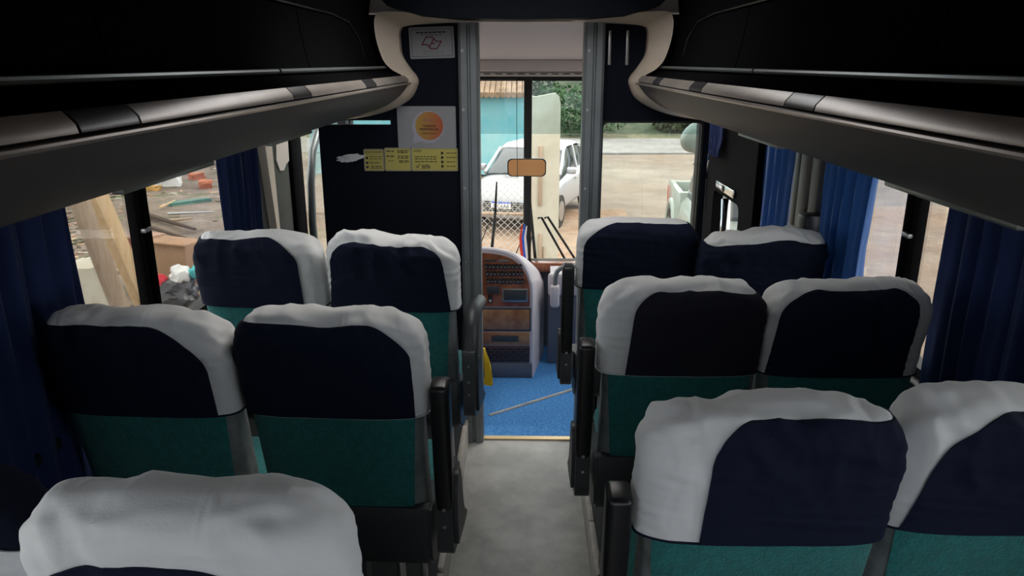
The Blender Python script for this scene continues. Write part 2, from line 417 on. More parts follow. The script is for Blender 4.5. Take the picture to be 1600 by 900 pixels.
for s, nm in ((-1, 5), (1, 6)):
    bm = NB(); rows = []
    for i in range(len(inner)):
        a = inner[i]; b = outer[i]
        # cross-section: front lip slopes back to the rack
        rows.append([bm.verts.new((s * a[0], YP, a[1])), bm.verts.new((s * a[0], YP - .055, a[1])), bm.verts.new((s * (a[0] * .5 + b[0] * .5), YP - .10, a[1] * .5 + b[1] * .5)), bm.verts.new((s * b[0], YP - .13, b[1])), bm.verts.new((s * b[0], YP, b[1]))])
    for i in range(len(rows) - 1):
        for k in range(5): bm.faces.new((rows[i][k], rows[i][(k + 1) % 5], rows[i + 1][(k + 1) % 5], rows[i + 1][k]))
    bm.faces.new(rows[0]); bm.faces.new(rows[-1])
    struct('trim_%d' % nm, bm, CREAM)
bm = NB(); box(bm, (-.5, YP - .05, 2.016), (.5, YP - .001, 2.03), .004); struct('trim_7', bm, CREAM)

# ================================================================ LUGGAGE RACKS
def sweep(bm, poly, s, y0, y1, mi=0, seg=12, taper=None):
    rows = []
    for k in range(seg + 1):
        y = y0 + (y1 - y0) * k / seg
        rows.append([bm.verts.new((s * p[0], y, p[1])) for p in poly])
    n = len(poly)
    for k in range(seg):
        for i in range(n):
            f = bm.faces.new((rows[k][i], rows[k][(i + 1) % n], rows[k + 1][(i + 1) % n], rows[k + 1][i])); f.material_index = mi
    bm.faces.new(rows[0]); bm.faces.new(rows[-1])
RY1 = YP - .075
for s, nm in ((-1, 'left'), (1, 'right')):
    r = empty('luggage_rack', (s * .8, 0, 1.6), label='charcoal overhead luggage rack running above the %s-hand seats' % nm, cat='luggage rack')
    def L(bm):
        for v in bm.verts: v.co -= Vector(r.location)
        return bm
    # nose shell: closed profile
    nose = smooth_poly([(.79, 1.614), (.70, 1.635), (.60, 1.668), (.53, 1.715), (.492, 1.765)], 5)
    shell = nose + [(.50, 1.772), (.52, 1.765), (.60, 1.70), (.79, 1.634)]
    bm = NB(); sweep(bm, shell, s, YB + .02, RY1); obj('nose_panel', L(bm), RACK, r)
    bm = NB(); sweep(bm, [(.784, 1.612), (.90, 1.60), (1.215, 1.575), (1.215, 1.66), (.784, 1.64)], s, YB + .02, RY1); obj('underside', L(bm), RACKU, r)
    # ridge lines along the nose
    bm = NB(); tube(bm, [(s * .488, YB + .03, 1.765), (s * .488, RY1, 1.765)], .0045, 8); obj('lip_bead', L(bm), STRIP, r)
    # strip segments above nose max
    if s < 0: segs = [(YB + .02, -.6, 0), (-.6, -.45, 1), (-.45, .86, 0), (.86, 1.0, 1), (1.0, 1.68, 0), (1.68, 1.82, 1), (1.82, 2.45, 0), (2.45, 2.62, 1), (2.62, RY1, 0)]
    else: segs = [(YB + .02, .1, 0), (.1, .25, 1), (.25, 1.28, 0), (1.28, 1.43, 1), (1.43, 2.12, 0), (2.12, 2.28, 1), (2.28, 2.8, 0), (2.8, 2.95, 1), (2.95, RY1, 0)]
    for (a, b, d) in segs:
        bm = NB(); sweep(bm, [(.4915, 1.773), (.494, 1.783), (.508, 1.798), (.520, 1.795), (.502, 1.771)], s, a + .003, b - .003, seg=2)
        obj('switch_plate' if d else 'strip_cover', L(bm), STRIPD if d else STRIP, r)
    # shelf lip between strip and rail (dark) and the tubular rail
    bm = NB(); sweep(bm, [(.506, 1.768), (.518, 1.790), (.545, 1.798), (.575, 1.812), (.605, 1.822), (.63, 1.80), (.63, 1.75)], s, YB + .02, RY1, seg=4); obj('shelf_lip', L(bm), BIN, r)
    cuts = [YB + .03, -1.4, .15, 1.9, RY1] if s < 0 else [YB + .03, -1.4, .3, 1.98, RY1]
    for a, b in zip(cuts, cuts[1:]):
        bm = NB(); tube(bm, [(s * .592, a + .008, 1.830), (s * .592, b - .008, 1.830)], .006, 8); obj('rail', L(bm), RAILM, r)
    # bin doors (black) up to the ceiling
    door = smooth_poly([(.615, 1.80), (.632, 1.86), (.648, 1.95), (.655, 2.05), (.63, 2.15), (.58, 2.215)], 4)
    dd = door + [(p[0] + .02, p[1]) for p in reversed(door)]
    cuts = [YB + .02, -2.1, -1.0, .1, 1.2, 2.3, RY1 - .01]
    for a, b in zip(cuts, cuts[1:]):
        bm = NB(); sweep(bm, dd, s, a + .004, b - .004, seg=2); obj('bin_door', L(bm), BIN, r)
    # rounded raised outline on the foremost bin door
    bm = NB(); pts = [(s * .643, 1.5, 2.01), (s * .649, 2.7, 2.01), (s * .649, 2.95, 1.995), (s * .642, 3.08, 1.94), (s * .634, 3.12, 1.87)]
    tube(bm, pts, .003, 6); obj('door_bead', L(bm), BLACKP, r)
    # clip-on service label holders beneath
    for y0 in ((.3, 1.15, 2.3) if s > 0 else (.35, 1.45, 2.35)):
        bm = NB(); xa, xb = sorted((s * .775, s * .80)); box(bm, (xa, y0, 1.600), (xb, y0 + .45, 1.613), .004); obj('service_panel', L(bm), RAILM, r)

# cab-side wall panels -------------------------------------
bm = NB(); box(bm, (-1.219, 3.29, .5), (-1.18, 3.50, 1.60), .01); struct('wall_pillar_left', bm, WALLG)
bm = NB(); v = [bm.verts.new(p) for p in ((-1.18, 3.33, 1.57), (-1.18, 3.47, 1.57), (-1.18, 3.47, .95), (-1.18, 3.43, .95), (-1.15, 3.35, 1.57), (-1.15, 3.45, 1.57), (-1.15, 3.465, .95), (-1.15, 3.44, .95))]
for f in ((0, 1, 2, 3), (4, 5, 6, 7), (0, 1, 5, 4), (1, 2, 6, 5), (2, 3, 7, 6), (3, 0, 4, 7)): bm.faces.new([v[k] for k in f])
struct('trim_8', bm, CREAM)
bm = NB(); box(bm, (-1.219, 3.51, .3), (-1.19, 3.80, 1.60), .01); struct('wall_panel_left', bm, WALLG)
bm = NB(); poly = [(3.62, 1.50), (3.60, 1.40), (3.64, 1.345), (3.70, 1.34), (3.74, 1.365), (3.79, 1.375), (3.80, 1.50), (3.77, 1.53), (3.68, 1.54)]
prism(bm, poly, 0, -1.192, -1.184); struct('trim_9', bm, BEIGE)
bm = NB(); tube(bm, [(-1.16, 4.05, .6), (-1.16, 4.03, 1.0), (-1.16, 4.06, 1.22), (-1.16, 4.13, 1.38), (-1.16, 4.3, 1.50), (-1.16, 5.2, 1.56)], .022, 10); struct('trim_10', bm, RAILM)
bm = NB(); box(bm, (-1.215, 3.81, .5), (-1.17, 3.99, 1.5), .03); struct('trim_11', bm, MBLACK)
# right side: pillar panels
bm = NB(); box(bm, (1.17, 2.98, .5), (1.219, 3.07, 1.56), .012); box(bm, (1.16, 3.08, .5), (1.219, 3.18, 1.56), .02); struct('trim_12', bm, mat('taupe_pillar_trim', (.12, .105, .095), .5))
bm = NB(); box(bm, (1.165, 3.19, .5), (1.219, 3.26, 1.56), .02); struct('trim_13', bm, BLACKP)
bm = NB(); box(bm, (1.19, 2.86, .5), (1.219, 2.975, 1.56), .01); struct('trim_14', bm, BLACKP)
# intercom box
bm = NB(); box(bm, (1.10, 2.90, 1.17), (1.185, 2.99, 1.28), .02); obj('speaker_box', bm, BLACKP, label='small black speaker box on the right wall beside the blue curtain', cat='speaker')
# entry door: black surround with an opening
r = empty('door_3', (1.2, 4.5, 0)); r['kind'] = 'structure'
bm = NB()
ring_frame(bm, rrect(3.66, .2, 4.66, 1.57, .05), rrect(3.90, .55, 4.46, 1.13, .05), 0, 1.13, 1.19)
for v in bm.verts: v.co -= Vector(r.location)
struct('door_surround', bm, MBLACK, r)
bm = NB(); tube(bm, [(1.12, 4.82, .62), (1.13, 4.72, 1.15), (1.135, 4.68, 1.30), (1.16, 4.62, 1.36)], .012, 8); tube(bm, [(1.11, 4.74, .60), (1.12, 4.66, 1.15), (1.135, 4.63, 1.28)], .008, 8)
for v in bm.verts: v.co -= Vector(r.location)
struct('door_rod', bm, CHROME, r)
bm = NB(); box(bm, (1.115, 3.98, 1.155), (1.128, 4.36, 1.20), .012); box(bm, (1.11, 4.17, 1.16), (1.125, 4.21, 1.195), .004, mi=1)
for v in bm.verts: v.co -= Vector(r.location)
struct('door_handle', bm, [CHROME, BLACKP], r)
bm = NB(); tube(bm, [(1.16, 4.28, 1.10), (1.15, 4.22, 1.0), (1.14, 4.18, .93), (1.14, 4.26, .84)], .026, 8, flat=.6)
for v in bm.verts: v.co -= Vector(r.location)
struct('door_lever', bm, CHROME, r)

# windshield ------------------------------------------------
r = empty('window_%d' % wi, (0, YF, .4)); r['kind'] = 'structure'; wi += 1
bm = NB(); box(bm, (-1.23, -.003, .05), (1.23, .003, .97)); struct('pane', bm, GLASSF, r)
bm = NB(); box(bm, (-1.23, -.0032, .9702), (1.23, .0032, 1.37)); struct('sun_band', bm, GLASSB, r)
bm = NB(); box(bm, (-.004, -.05, .0), (.052, .03, 1.36), .008); struct('window_divider', bm, RUBBER, r)
bm = NB(); box(bm, (-1.26, -.03, 1.33), (1.26, .05, 1.41), .01); box(bm, (-1.26, -.03, -.02), (1.26, .05, .06), .01); box(bm, (-1.27, -.06, 0), (-1.21, .05, 1.4), .01); box(bm, (1.21, -.06, 0), (1.27, .05, 1.4), .01); struct('window_frame', bm, RUBBER, r)
bm = NB(); box(bm, (-1.24, YF - .05, -1.0), (1.24, YF + .05, .4)); struct('wall_front', bm, CONSD)
bm = NB(); box(bm, (-1.24, YF - .04, 1.76), (1.24, YF + .06, 2.3)); struct('wall_front_top', bm, BEIGE)
# ribbed beige shelf + roller blind above the windshield
bm = NB()
box(bm, (-1.2, YF - .24, 1.795), (1.2, YF - .06, 1.87), .012); box(bm, (-1.2, YF - .20, 1.765), (1.2, YF - .05, 1.792), .012); box(bm, (-1.2, YF - .22, 1.873), (1.2, YF - .1, 1.89), .008)
struct('trim_15', bm, BEIGE)
bm = NB()
for k in range(9): box(bm, (-.27 + k * .075, YF - .212, 1.776), (-.225 + k * .075, YF - .198, 1.782), .002)
struct('trim_16', bm, WALLG)
bm = NB(); tube(bm, [(-1.1, YF - .13, 1.748), (-.055, YF - .13, 1.748)], .012, 10); obj('sun_blind', bm, BLACKP, label='black rolled sun blind across the top of the left windshield', cat='sun blind')

# ================================================================ CAB OBJECTS
# instrument console: back face burl wood, grey moulded surround arched on the right
r = empty('dashboard_console', (-.12, 4.7, -.2), label='wood-veneered switch console with grey moulded sides in the cab', cat='console')
arch = [(-.42, 0), (.19, 0)] + smooth_poly([(.19, .12), (.188, .60), (.172, .70), (.135, .79), (.06, .862), (-.03, .892), (-.14, .905), (-.42, .905)], 5)
bm = NB(); rows = []
for (dy, ex, kz) in ((0, -.008, .99), (.012, 0, 1), (.05, .006, .995), (.30, .05, .90), (.50, .08, .80)):
    rows.append([bm.verts.new((x + (ex if x > 0 else 0), dy, z * kz)) for x, z in arch])
for a, b in zip(rows, rows[1:]):
    for i in range(len(arch)):
        j = (i + 1) % len(arch); bm.faces.new((a[i], a[j], b[j], b[i]))
bm.faces.new(rows[0]); bm.faces.new(rows[-1]); obj('body', bm, CONS, r)
wp = [(-.41, .51)] + [(.163, .51)] + smooth_poly([(.163, .56), (.162, .64), (.145, .71), (.105, .78), (.04, .835), (-.05, .862), (-.16, .872), (-.41, .872)], 5)
bm = NB(); prism(bm, wp, 1, -.006, .004); obj('switch_panel', bm, WOODD, r)
bm = NB(); box(bm, (-.41, -.004, .335), (.172, .004, .345 + .155), .003); obj('recess', bm, DGREY, r)
bm = NB(); box(bm, (-.41, -.007, .347), (.163, .002, .487), .003); obj('glovebox_door', bm, WOODG, r)
bm = NB(); box(bm, (-.41, -.007, .238), (.163, .004, .328), .003); p = obj('lower_panel', bm, WOODG, r)
bm = NB(); box(bm, (-.09, -.010, .262), (.09, -.006, .306), .002); obj('ashtray', bm, DGREY, p)
gm = mat('dark_vent_frame', (.07, .035, .035), .5)
bm = NB(); box(bm, (-.41, -.006, .112), (.165, .003, .230), .002); vent = obj('vent_grille', bm, gm, r)
bm = NB()
for i in range(5):
    for k in range(11):
        x0 = -.40 + k * .052 + (.026 if i % 2 else 0)
        if x0 + .036 < .158: box(bm, (x0, -.0085, .122 + i * .0205), (x0 + .038, -.006, .134 + i * .0205), .003)
obj('vent_slot', bm, BLACKP, vent, kind='stuff')
bm = NB(); box(bm, (-.42, -.008, .001), (.182, .004, .106), .004); obj('plinth', bm, CONSD, r)
for rr, (z, x0) in enumerate(((.765, -.132), (.718, -.125), (.668, -.120))):
    for k in range(10):
        bm = NB(); x = x0 + k * .0248
        box(bm, (x, -.013, z), (x + .0195, -.005, z + .036), .003); a = obj('switch', bm, BLACKP, r)
        bm = NB(); box(bm, (x + .004, -.0145, z + .008), (x + .0145, -.012, z + .02), .001); obj('switch_symbol', bm, RAILM, a)
bm = NB(); box(bm, (-.135, -.009, .816), (-.055, -.005, .830), .002); obj('makers_plate', bm, WALLG, r)
bm = NB(); box(bm, (-.045, -.009, .814), (.025, -.005, .828), .004); obj('logo_plate', bm, RAILM, r)
bm = NB(); box(bm, (-.12, -.014, .60), (-.04, -.005, .65), .006); obj('display', bm, DGREY, r)
bm = NB(); box(bm, (-.02, -.016, .545), (.15, -.005, .635), .004); d = obj('radio', bm, STEEL, r)
bm = NB(); box(bm, (-.008, -.018, .556), (.140, -.014, .628), .002); obj('screen', bm, DGREY, d)
bm = NB(); box(bm, (-.112, -.012, .535), (-.082, -.005, .588), .003); d = obj('socket', bm, BLACKP, r)
bm = NB(); box(bm, (-.105, -.014, .543), (-.089, -.011, .558), .002); obj('socket_face', bm, PALE, d)

# grey pedestal right of console with the handrail
r = empty('entrance_pedestal', (.30, 4.95, -.2), label='slate grey pedestal beside the console at the entrance step', cat='pedestal')
bm = NB(); box(bm, (-.13, 0, 0), (.20, .06, .50), .015); obj('body', bm, CONSD, r)
bm = NB(); box(bm, (-.13, .002, .501), (.22, .055, .66), .02, 4); obj('top', bm, CONS, r)
r = empty('handrail', (.215, 4.9, .31), label='grey curved tubular handrail standing on the pedestal by the entrance', cat='handrail')
bm = NB(); tube(bm, [(0, 0, .06), (0, 0, .14), (.012, 0, .185), (.04, 0, .21), (.09, 0, .22), (.3, .02, .22)], .017, 12); obj('tube', bm, RAILM, r)
bm = NB(); box(bm, (-.032, -.03, -.07), (.032, .045, .09), .02, 3); obj('socket', bm, CONS, r)
# dash top strip of wood and pale shelf under windshield
bm = NB(); box(bm, (.05, 5.21, .40), (1.2, 5.29, .47), .01); obj('dash_rail', bm, WOODD, label='reddish wood rail along the foot of the windshield', cat='dashboard trim')
bm = NB(); prism(bm, [(5.02, .38), (5.17, .46), (5.17, .2), (5.02, .2)], 0, .19, 1.2); obj('dashboard', bm, mat('pale_dash_plastic', (.75, .75, .78), .5), label='pale sloping dashboard shelf right of the console', cat='dashboard')
# mirror
r = empty('interior_mirror', (.018, 5.14, 1.165), label='amber tinted interior mirror with black rim hung before the windshield divider', cat='mirror')
m_o = smooth_poly([(-.125, -.055), (0, -.072), (.125, -.055)], 6) + smooth_poly([(.135, .0), (.122, .052)], 2) + smooth_poly([(.118, .058), (0, .07), (-.118, .058)], 6) + [(-.13, .052), (-.135, 0)]
m_o = [(x, z) for x, z in rrect(-.132, -.066, .132, .066, .03, 6)]
m_o = [(x, z * (1 - .12 * (x / .132) ** 2)) for x, z in m_o]
bm = NB(); prism(bm, m_o, 1, -.012, .02); obj('housing', bm, BLACKP, r)
bm = NB(); prism(bm, [(x * .945, z * .9) for x, z in m_o], 1, -.015, -.010); obj('mirror_face', bm, mat('amber_mirror', (1, .50, .20), .4, .3), r)
bm = NB(); tube(bm, [(0, .02, .0), (.02, .12, .02)], .008, 8); obj('stem', bm, BLACKP, r)
bm = NB(); tube(bm, [(-.055, 5.22, 1.748), (-.05, 5.12, 1.4), (-.045, 5.11, 1.10)], .002, 6); obj('blind_cord', bm, BLACKP, label='thin black cord hanging from the sun blind past the mirror', cat='cord')
# ribbon charms hanging on the divider
for (dx, m, lb, nm) in ((-.012, mat('red_ribbon', (.7, .05, .03), .7), 'red ribbon dangling at the foot of the windshield divider', 'ribbon'), (.006, mat('blue_ribbon', (.03, .12, .6), .7), 'blue ribbon dangling beside the red one', 'ribbon'), (.02, mat('white_ribbon', (.8, .78, .75), .7), 'white ribbon dangling beside the blue one', 'ribbon')):
    bm = NB(); tube(bm, [(-.0 + dx, 5.22, .76 - abs(dx)), (dx - .012, 5.21, .66), (dx - .006, 5.21, .58), (dx + .004, 5.21, .50)], [.004, .009, .012, .008], 6, flat=.4); obj(nm, bm, m, label=lb, cat='ribbon')
bm = NB(); bmesh.ops.create_icosphere(bm, subdivisions=2, radius=.018)
for v in bm.verts: v.co = v.co + Vector((.008, 5.21, .485))
obj('pompom', bm, mat('pink_pompom', (.85, .25, .45), .9), label='small pink pompom at the end of the ribbons', cat='pompom')
# wipers (outside the windshield)
for pts, lb in (([(-.20, 5.44, 1.02), (-.215, 5.44, .75), (-.25, 5.44, .42)], 'black wiper blade upright outside the left windshield'),
                ([(.045, 5.44, .90), (.06, 5.44, .70), (.09, 5.44, .40)], 'black wiper blade upright just right of the windshield divider')):
    r = empty('wiper', pts[2], label=lb, cat='wiper'); o0 = Vector(pts[2])
    bm = NB(); tube(bm, [Vector(p) - o0 for p in pts], [.006, .011, .012], 8); obj('blade', bm, RUBBER, r)
    bm = NB(); mid = Vector(pts[1]) - o0 + Vector((0, .02, 0)); tube(bm, [mid, mid + Vector((-.05, 0, -.05)), mid + Vector((-.13, .0, -.25))], .004, 6); tube(bm, [mid + Vector((.01, 0, -.02)), mid + Vector((-.03, .0, -.27))], .004, 6); obj('arm', bm, RUBBER, r)
r = empty('wiper', (.33, 5.45, .45), label='twin-bar black wiper arm slanting across the right windshield', cat='wiper')
bm = NB(); tube(bm, [(-.23, 0, .30), (-.2, 0, .305), (.0, 0, -.05)], .009, 8); obj('arm', bm, RUBBER, r)
bm = NB(); tube(bm, [(-.18, 0, .30), (-.155, 0, .31), (.08, 0, -.05)], .009, 8); obj('arm', bm, RUBBER, r)
# yellow cloth hanging behind the left post
bm = NB(); n = 14; rows = []
for i in range(n + 1):
    t = i / n; z = .47 - .20 * t; cx = -.198 + .03 * math.sin(t * 1.6); wd = .009 + .012 * t
    ring = []
    for k in range(10):
        a = 2 * PI * k / 10; rr = 1 + .35 * math.sin(3 * a + t * 5)
        ring.append(bm.verts.new((cx + wd * rr * math.cos(a), 3.527 + .012 * rr * math.sin(a), z)))
    rows.append(ring)
for i in range(n):
    for k in range(10): bm.faces.new((rows[i][k], rows[i][(k + 1) % 10], rows[i + 1][(k + 1) % 10], rows[i + 1][k]))
bm.faces.new(rows[0]); bm.faces.new(rows[-1]); obj('cleaning_cloth', bm, YEL, label='bright yellow cloth hanging at the left doorway post', cat='cloth')

# ================================================================ SIGNS ON THE PARTITION
def card(name, x0, z0, x1, z1, m, y=YP - .003, skew=0, **k):
    r = empty(name, ((x0 + x1) / 2, y, (z0 + z1) / 2), **k); w, h = (x1 - x0) / 2, (z1 - z0) / 2
    r.rotation_euler = (0, skew, 0)
    bm = NB(); prism(bm, rrect(-w, -h, w, h, .006, 3), 1, -.0015, .0015); obj('card', bm, m, r); return r, w, h
def lines(bm, x0, x1, z, h=.004, words=4):
    x = x0
    while x < x1 - .004:
        L = min(random.uniform(.008, .022), x1 - x); box(bm, (x, -.0026, z - h / 2), (x + L, -.0014, z + h / 2)); x += L + .004
r, w_, h_ = card('state_map_sign', -.50, 1.868, -.303, 2.0, WHST, skew=-.03, label='small white sign with a dark red map outline high on the left partition', cat='sign')
bm = NB(); ring_frame(bm, rrect(-w_ + .008, -h_ + .008, w_ - .008, h_ - .008, .004), rrect(-w_ + .011, -h_ + .011, w_ - .011, h_ - .011, .003), 1, -.0025, -.0014); obj('border', bm, INKG, r)
bm = NB()
def stroke(bm, pts, wd):
    for a, b in zip(pts, pts[1:]):
        a = Vector((a[0], -.002, a[1])); b = Vector((b[0], -.002, b[1])); d = (b - a).normalized(); nn = Vector((-d.z, 0, d.x)) * wd / 2
        a = a - d * wd * .35; b = b + d * wd * .35
        q = [bm.verts.new(p + Vector((0, e, 0))) for e in (-.0008, .0004) for p in (a + nn, b + nn, b - nn, a - nn)]
        for f in ((0, 1, 2, 3), (4, 5, 6, 7), (0, 1, 5, 4), (1, 2, 6, 5), (2, 3, 7, 6), (3, 0, 4, 7)): bm.faces.new([q[i] for i in f])
U_ = lambda x, y: ((x - 570) * .000168, (460 - y) * .000168)
stroke(bm, [U_(310, 505), U_(430, 320), U_(590, 320), U_(690, 430), U_(825, 430), U_(700, 610), U_(540, 610), U_(440, 500), U_(310, 505)], .0052)
stroke(bm, [U_(620, 370), U_(560, 480), U_(650, 485)], .005); stroke(bm, [U_(560, 480), U_(530, 500), U_(520, 560)], .005)
obj('map_outline', bm, INKR, r)
bm = NB(); lines(bm, -.066, .064, .043, .006); obj('heading', bm, INK, r)
bm = NB(); lines(bm, -.05, .045, .033, .004); obj('small_print', bm, INKG, r)
bm = NB(); lines(bm, -.04, .05, -.036, .002); lines(bm, -.04, .05, -.046, .002); obj('footer', bm, INKG, r)

r, w_, h_ = card('poster', -.568, 1.478, -.303, 1.663, WHST, label='white poster with an orange speech bubble logo on the left partition', cat='poster')
gm = bpy.data.materials.new('bubble_orange_yellow'); gm.use_nodes = True
n = gm.node_tree.nodes; l = gm.node_tree.links; t = n.new('ShaderNodeTexCoord'); sx = n.new('ShaderNodeSeparateXYZ'); ad = n.new('ShaderNodeMath'); ad.operation = 'MULTIPLY_ADD'; ad.inputs[1].default_value = 8; ad.inputs[2].default_value = .45
cr = n.new('ShaderNodeValToRGB'); cr.color_ramp.elements[0].color = (.42, .28, .05, 1); cr.color_ramp.elements[1].color = (.42, .09, .035, 1)
l.new(t.outputs['Object'], sx.inputs[0]); l.new(sx.outputs[0], ad.inputs[0]); l.new(ad.outputs[0], cr.inputs[0]); l.new(cr.outputs[0], n['Principled BSDF'].inputs['Base Color'])
def disc(rad, cx, cz, y0, y1, tail):
    pts = []
    for k in range(40):
        a = 2 * PI * k / 40
        x, z = cx + rad * math.cos(a), cz + rad * math.sin(a)
        if tail and 3.75 < a < 4.15: x, z = cx - rad * .98, cz - rad * 1.02
        pts.append((x, z))
    b = NB(); prism(b, pts, 1, y0, y1); return b
obj('bubble_rim', disc(.072, .006, .001, -.0030, -.0016, True), mat('pale_violet_print', (.40, .38, .46), .5), r)
obj('bubble', disc(.063, .012, .006, -.0042, -.0031, False), gm, r)
text('lettering', 'TURISMO\nRESPONSÁVEL', .014, (.012, -.0050, -.002), INK, r)
text('lettering', 'LIMPO E SEGURO', .009, (.012, -.0050, -.027), mat('olive_print', (.07, .09, .02), .6), r)
text('lettering', 'muj', .030, (.008, -.0050, .034), mat('mauve_print', (.30, .16, .14), .6), r)
INKY = mat('sticker_print', (.10, .09, .03), .6)
def yellow(name, x0, x1, z0, z1, title, label, cols):
    r, w_, h_ = card(name, x0, z0, x1, z1, YELST, label=label, cat='sticker')
    bm = NB(); ring_frame(bm, rrect(-w_ + .001, -h_ + .001, w_ - .001, h_ - .001, .006), rrect(-w_ + .004, -h_ + .004, w_ - .004, h_ - .004, .006), 1, -.0024, -.0014); obj('border', bm, WHST, r)
    if title: text('lettering', title, .013, (-w_ + .012 if title != 'BOA VIAGEM' else 0, -.0026, h_ - .014), INK, r, align='LEFT' if title != 'BOA VIAGEM' else 'CENTER')
    for (a, b, zs, hh) in cols:
        bm = NB()
        for z in zs: lines(bm, a, b, z, hh)
        obj('small_print', bm, INKY, r)
    return r
rb = yellow('sticker', -.729, -.637, 1.372, 1.472, 'BOA VIAGEM', 'small square yellow sticker left of the wide yellow notices', [(-.02, .04, (.016, .006), .003), (-.02, .03, (-.012,), .004), (-.015, .035, (-.028, -.036), .004)])
bm = NB()
for z in (.01, -.012, -.032): bm2 = cyl(bm, (-.032, -.002, z), (0, 1, 0), .006, .001, 12)
obj('pictogram', bm, INK, rb)
yellow('sticker', -.634, -.512, 1.372, 1.478, None, 'yellow notice with two columns of print, middle of the three stickers', [(-.052, -.012, (.038, .015), .006), (.0, .05, (.04, .032), .006), (.0, .05, (.015, .007), .005), (.005, .05, (-.006, -.012), .004), (-.045, -.02, (-.006,), .003)])
ra = yellow('sticker', -.511, -.297, 1.372, 1.478, 'AVISO', 'wide yellow notice with pictograms under the white poster, nearest the post', [(-.09, .01, (.013, .003, -.009), .004), (-.06, -.02, (-.026, -.032, -.038), .004), (.055, .10, (.03, .01, -.01, -.03), .004)])
bm = NB()
for z in (.03, .01, -.01, -.03): cyl(bm, (.036, -.002, z), (0, 1, 0), .006, .001, 6); box(bm, (.030, -.0026, z - .008), (.034, -.0014, z + .006))
stroke(bm, [(-.085, -.028), (-.079, -.036), (-.068, -.02)], .003)
obj('pictogram', bm, INK, ra)
# two hold-down strips on right upper panel
for x in (.378, .455):
    bm = NB(); box(bm, (x - .007, YP - .008, 1.84), (x + .007, YP, 1.985), .002); obj('fixing_strip', bm, STEEL, label='short vertical metal strip on the right partition, %s' % ('nearer the doorway post' if x < .4 else 'nearer the cream trim'), cat='metal strip', group='metal strips on the right partition')
# crumpled white cloth poking through the partition
bm = NB(); bmesh.ops.create_icosphere(bm, subdivisions=4, radius=1)
for v in bm.verts:
    n_ = noise.fractal(v.co * 2.3, 1, 2, 4); v.co = v.co * (1 + .5 * n_); v.co = Vector((-.79 + v.co.x * .055, YP - .012 + v.co.y * .012, 1.432 + v.co.z * .016 + .02 * v.co.x * .3))
obj('tissue', bm, WHITE, label='crumpled whitish tissue stuck on the partition left of the yellow stickers', cat='tissue')

# ================================================================ SEATS
NS = 4.0
HT = 1.30                 # crown height above the aisle floor
A0, B0 = .228, .074       # half width, half depth of the back
def seat_ctr(z): return (HT - z) * .20
def halfs(z, A, top):
    """half width / half depth at height z (with the rounded top)"""
    r = .062; a = A; b = B0
    b *= 1 - .20 * max(0, min(1, (1.02 - z) / .3))
    lo = max(0, (z - (top - r)) / r); lo = min(lo, 1)
    k = 1 - math.sqrt(max(0, 1 - lo * lo))
    rx = .095; lx = min(1, max(0, (z - (top - rx)) / rx)); kx = 1 - math.sqrt(max(0, 1 - lx * lx))
    return a - rx * .75 * kx, b - (B0 - .006) * k
def surf(phi, z, A, top, off, seed, wr):
    """phi: 0 = right side, -pi/2 = rear centre, pi/2 = front centre"""
    a, b = halfs(z, A, top)
    c, s = math.cos(phi), math.sin(phi); e = 2 / NS
    x = (a + off) * math.copysign(abs(c) ** e, c); y = (b + off) * math.copysign(abs(s) ** e, s)
    zz = z + .014 * (1 - (x / A) ** 2) * max(0, min(1, (z - 1.15) / .15)) - .014
    p = Vector((x, y + seat_ctr(z), zz))
    if wr:
        nrm = Vector((c * .6, s, max(0, (z - top + .06) / .06))).normalized()
        u = max(0, min(1, (z - 1.10) / .18))
        q = Vector((x * 13 + seed * 7.1, z * 26 + y * 20, seed * 3.3))
        d = noise.noise(q + Vector((noise.noise(q * .5) * 1.5, 0, 0))) * .004 * (.35 + u)
        q2 = Vector((x * 16 + z * 6 + seed, y * 14, z * 9 + seed * 1.7)); d += (.6 - abs(noise.noise(q2)) * 2.2) * .004 * (.2 + u)
        # broad lumps along the crown
        d2 = noise.noise(Vector((x * 6.5 + seed * 2.9, 0, seed))) * .012 * wr * u
        p += nrm * d * wr + Vector((0, 0, 1)) * d2
        # horizontal drag folds toward the lower edge
        pl = noise.noise(Vector((x * 34 + 9 * noise.noise(Vector((x * 3, z * 5, seed))), z * 7, seed * 2.3))); p += nrm * pl * .0035 * u * min(wr, 1.3)
        d3 = math.sin(z * 240 + x * 18 + seed) * noise.noise(Vector((x * 8 + seed, z * 14, 5))) * .0022
        p += nrm * d3
    return p
def zlist(z0, top, n, nt):
    out = [z0 + (top - .085 - z0) * k / n for k in range(n)]
    out += [top - .085 + .085 * math.sin(PI / 2 * k / nt) for k in range(nt + 1)]
    return out
PHI = [2 * PI * k / 176 for k in range(176)]
def loft_back(z0, top, A, off, seed, wr, n=8, nt=9, close_bottom=True):
    bm = NB(); rows = []
    for z in zlist(z0, top, n, nt): rows.append([bm.verts.new(surf(ph, z, A, top, off, seed, wr)) for ph in PHI])
    N = len(PHI)
    for a, b in zip(rows, rows[1:]):
        for k in range(N): bm.faces.new((a[k], a[(k + 1) % N], b[(k + 1) % N], b[k]))
    t = rows[-1]   # close the crown, pairing rear and front verts (phi and -phi)
    for k in range(0, N // 2):
        a, b = t[k], t[(k + 1)]
        c, d = t[(N - k - 1) % N], t[(N - k) % N]
        vs = []
        for v in (a, b, c, d):
            if v not in vs: vs.append(v)
        if len(vs) >= 3: bm.faces.new(vs)
    if close_bottom: bm.faces.new(rows[0])
    return bm
def phi_x(xi, ext=0):
    """angle on the rear half for the relative position xi in -1..1 (beyond: round the side)"""
    if xi >= 1: return (xi - 1)
    if xi <= -1: return -PI - (-1 - xi) * 1
    return -math.acos(math.copysign(abs(xi) ** (NS / 2), xi))
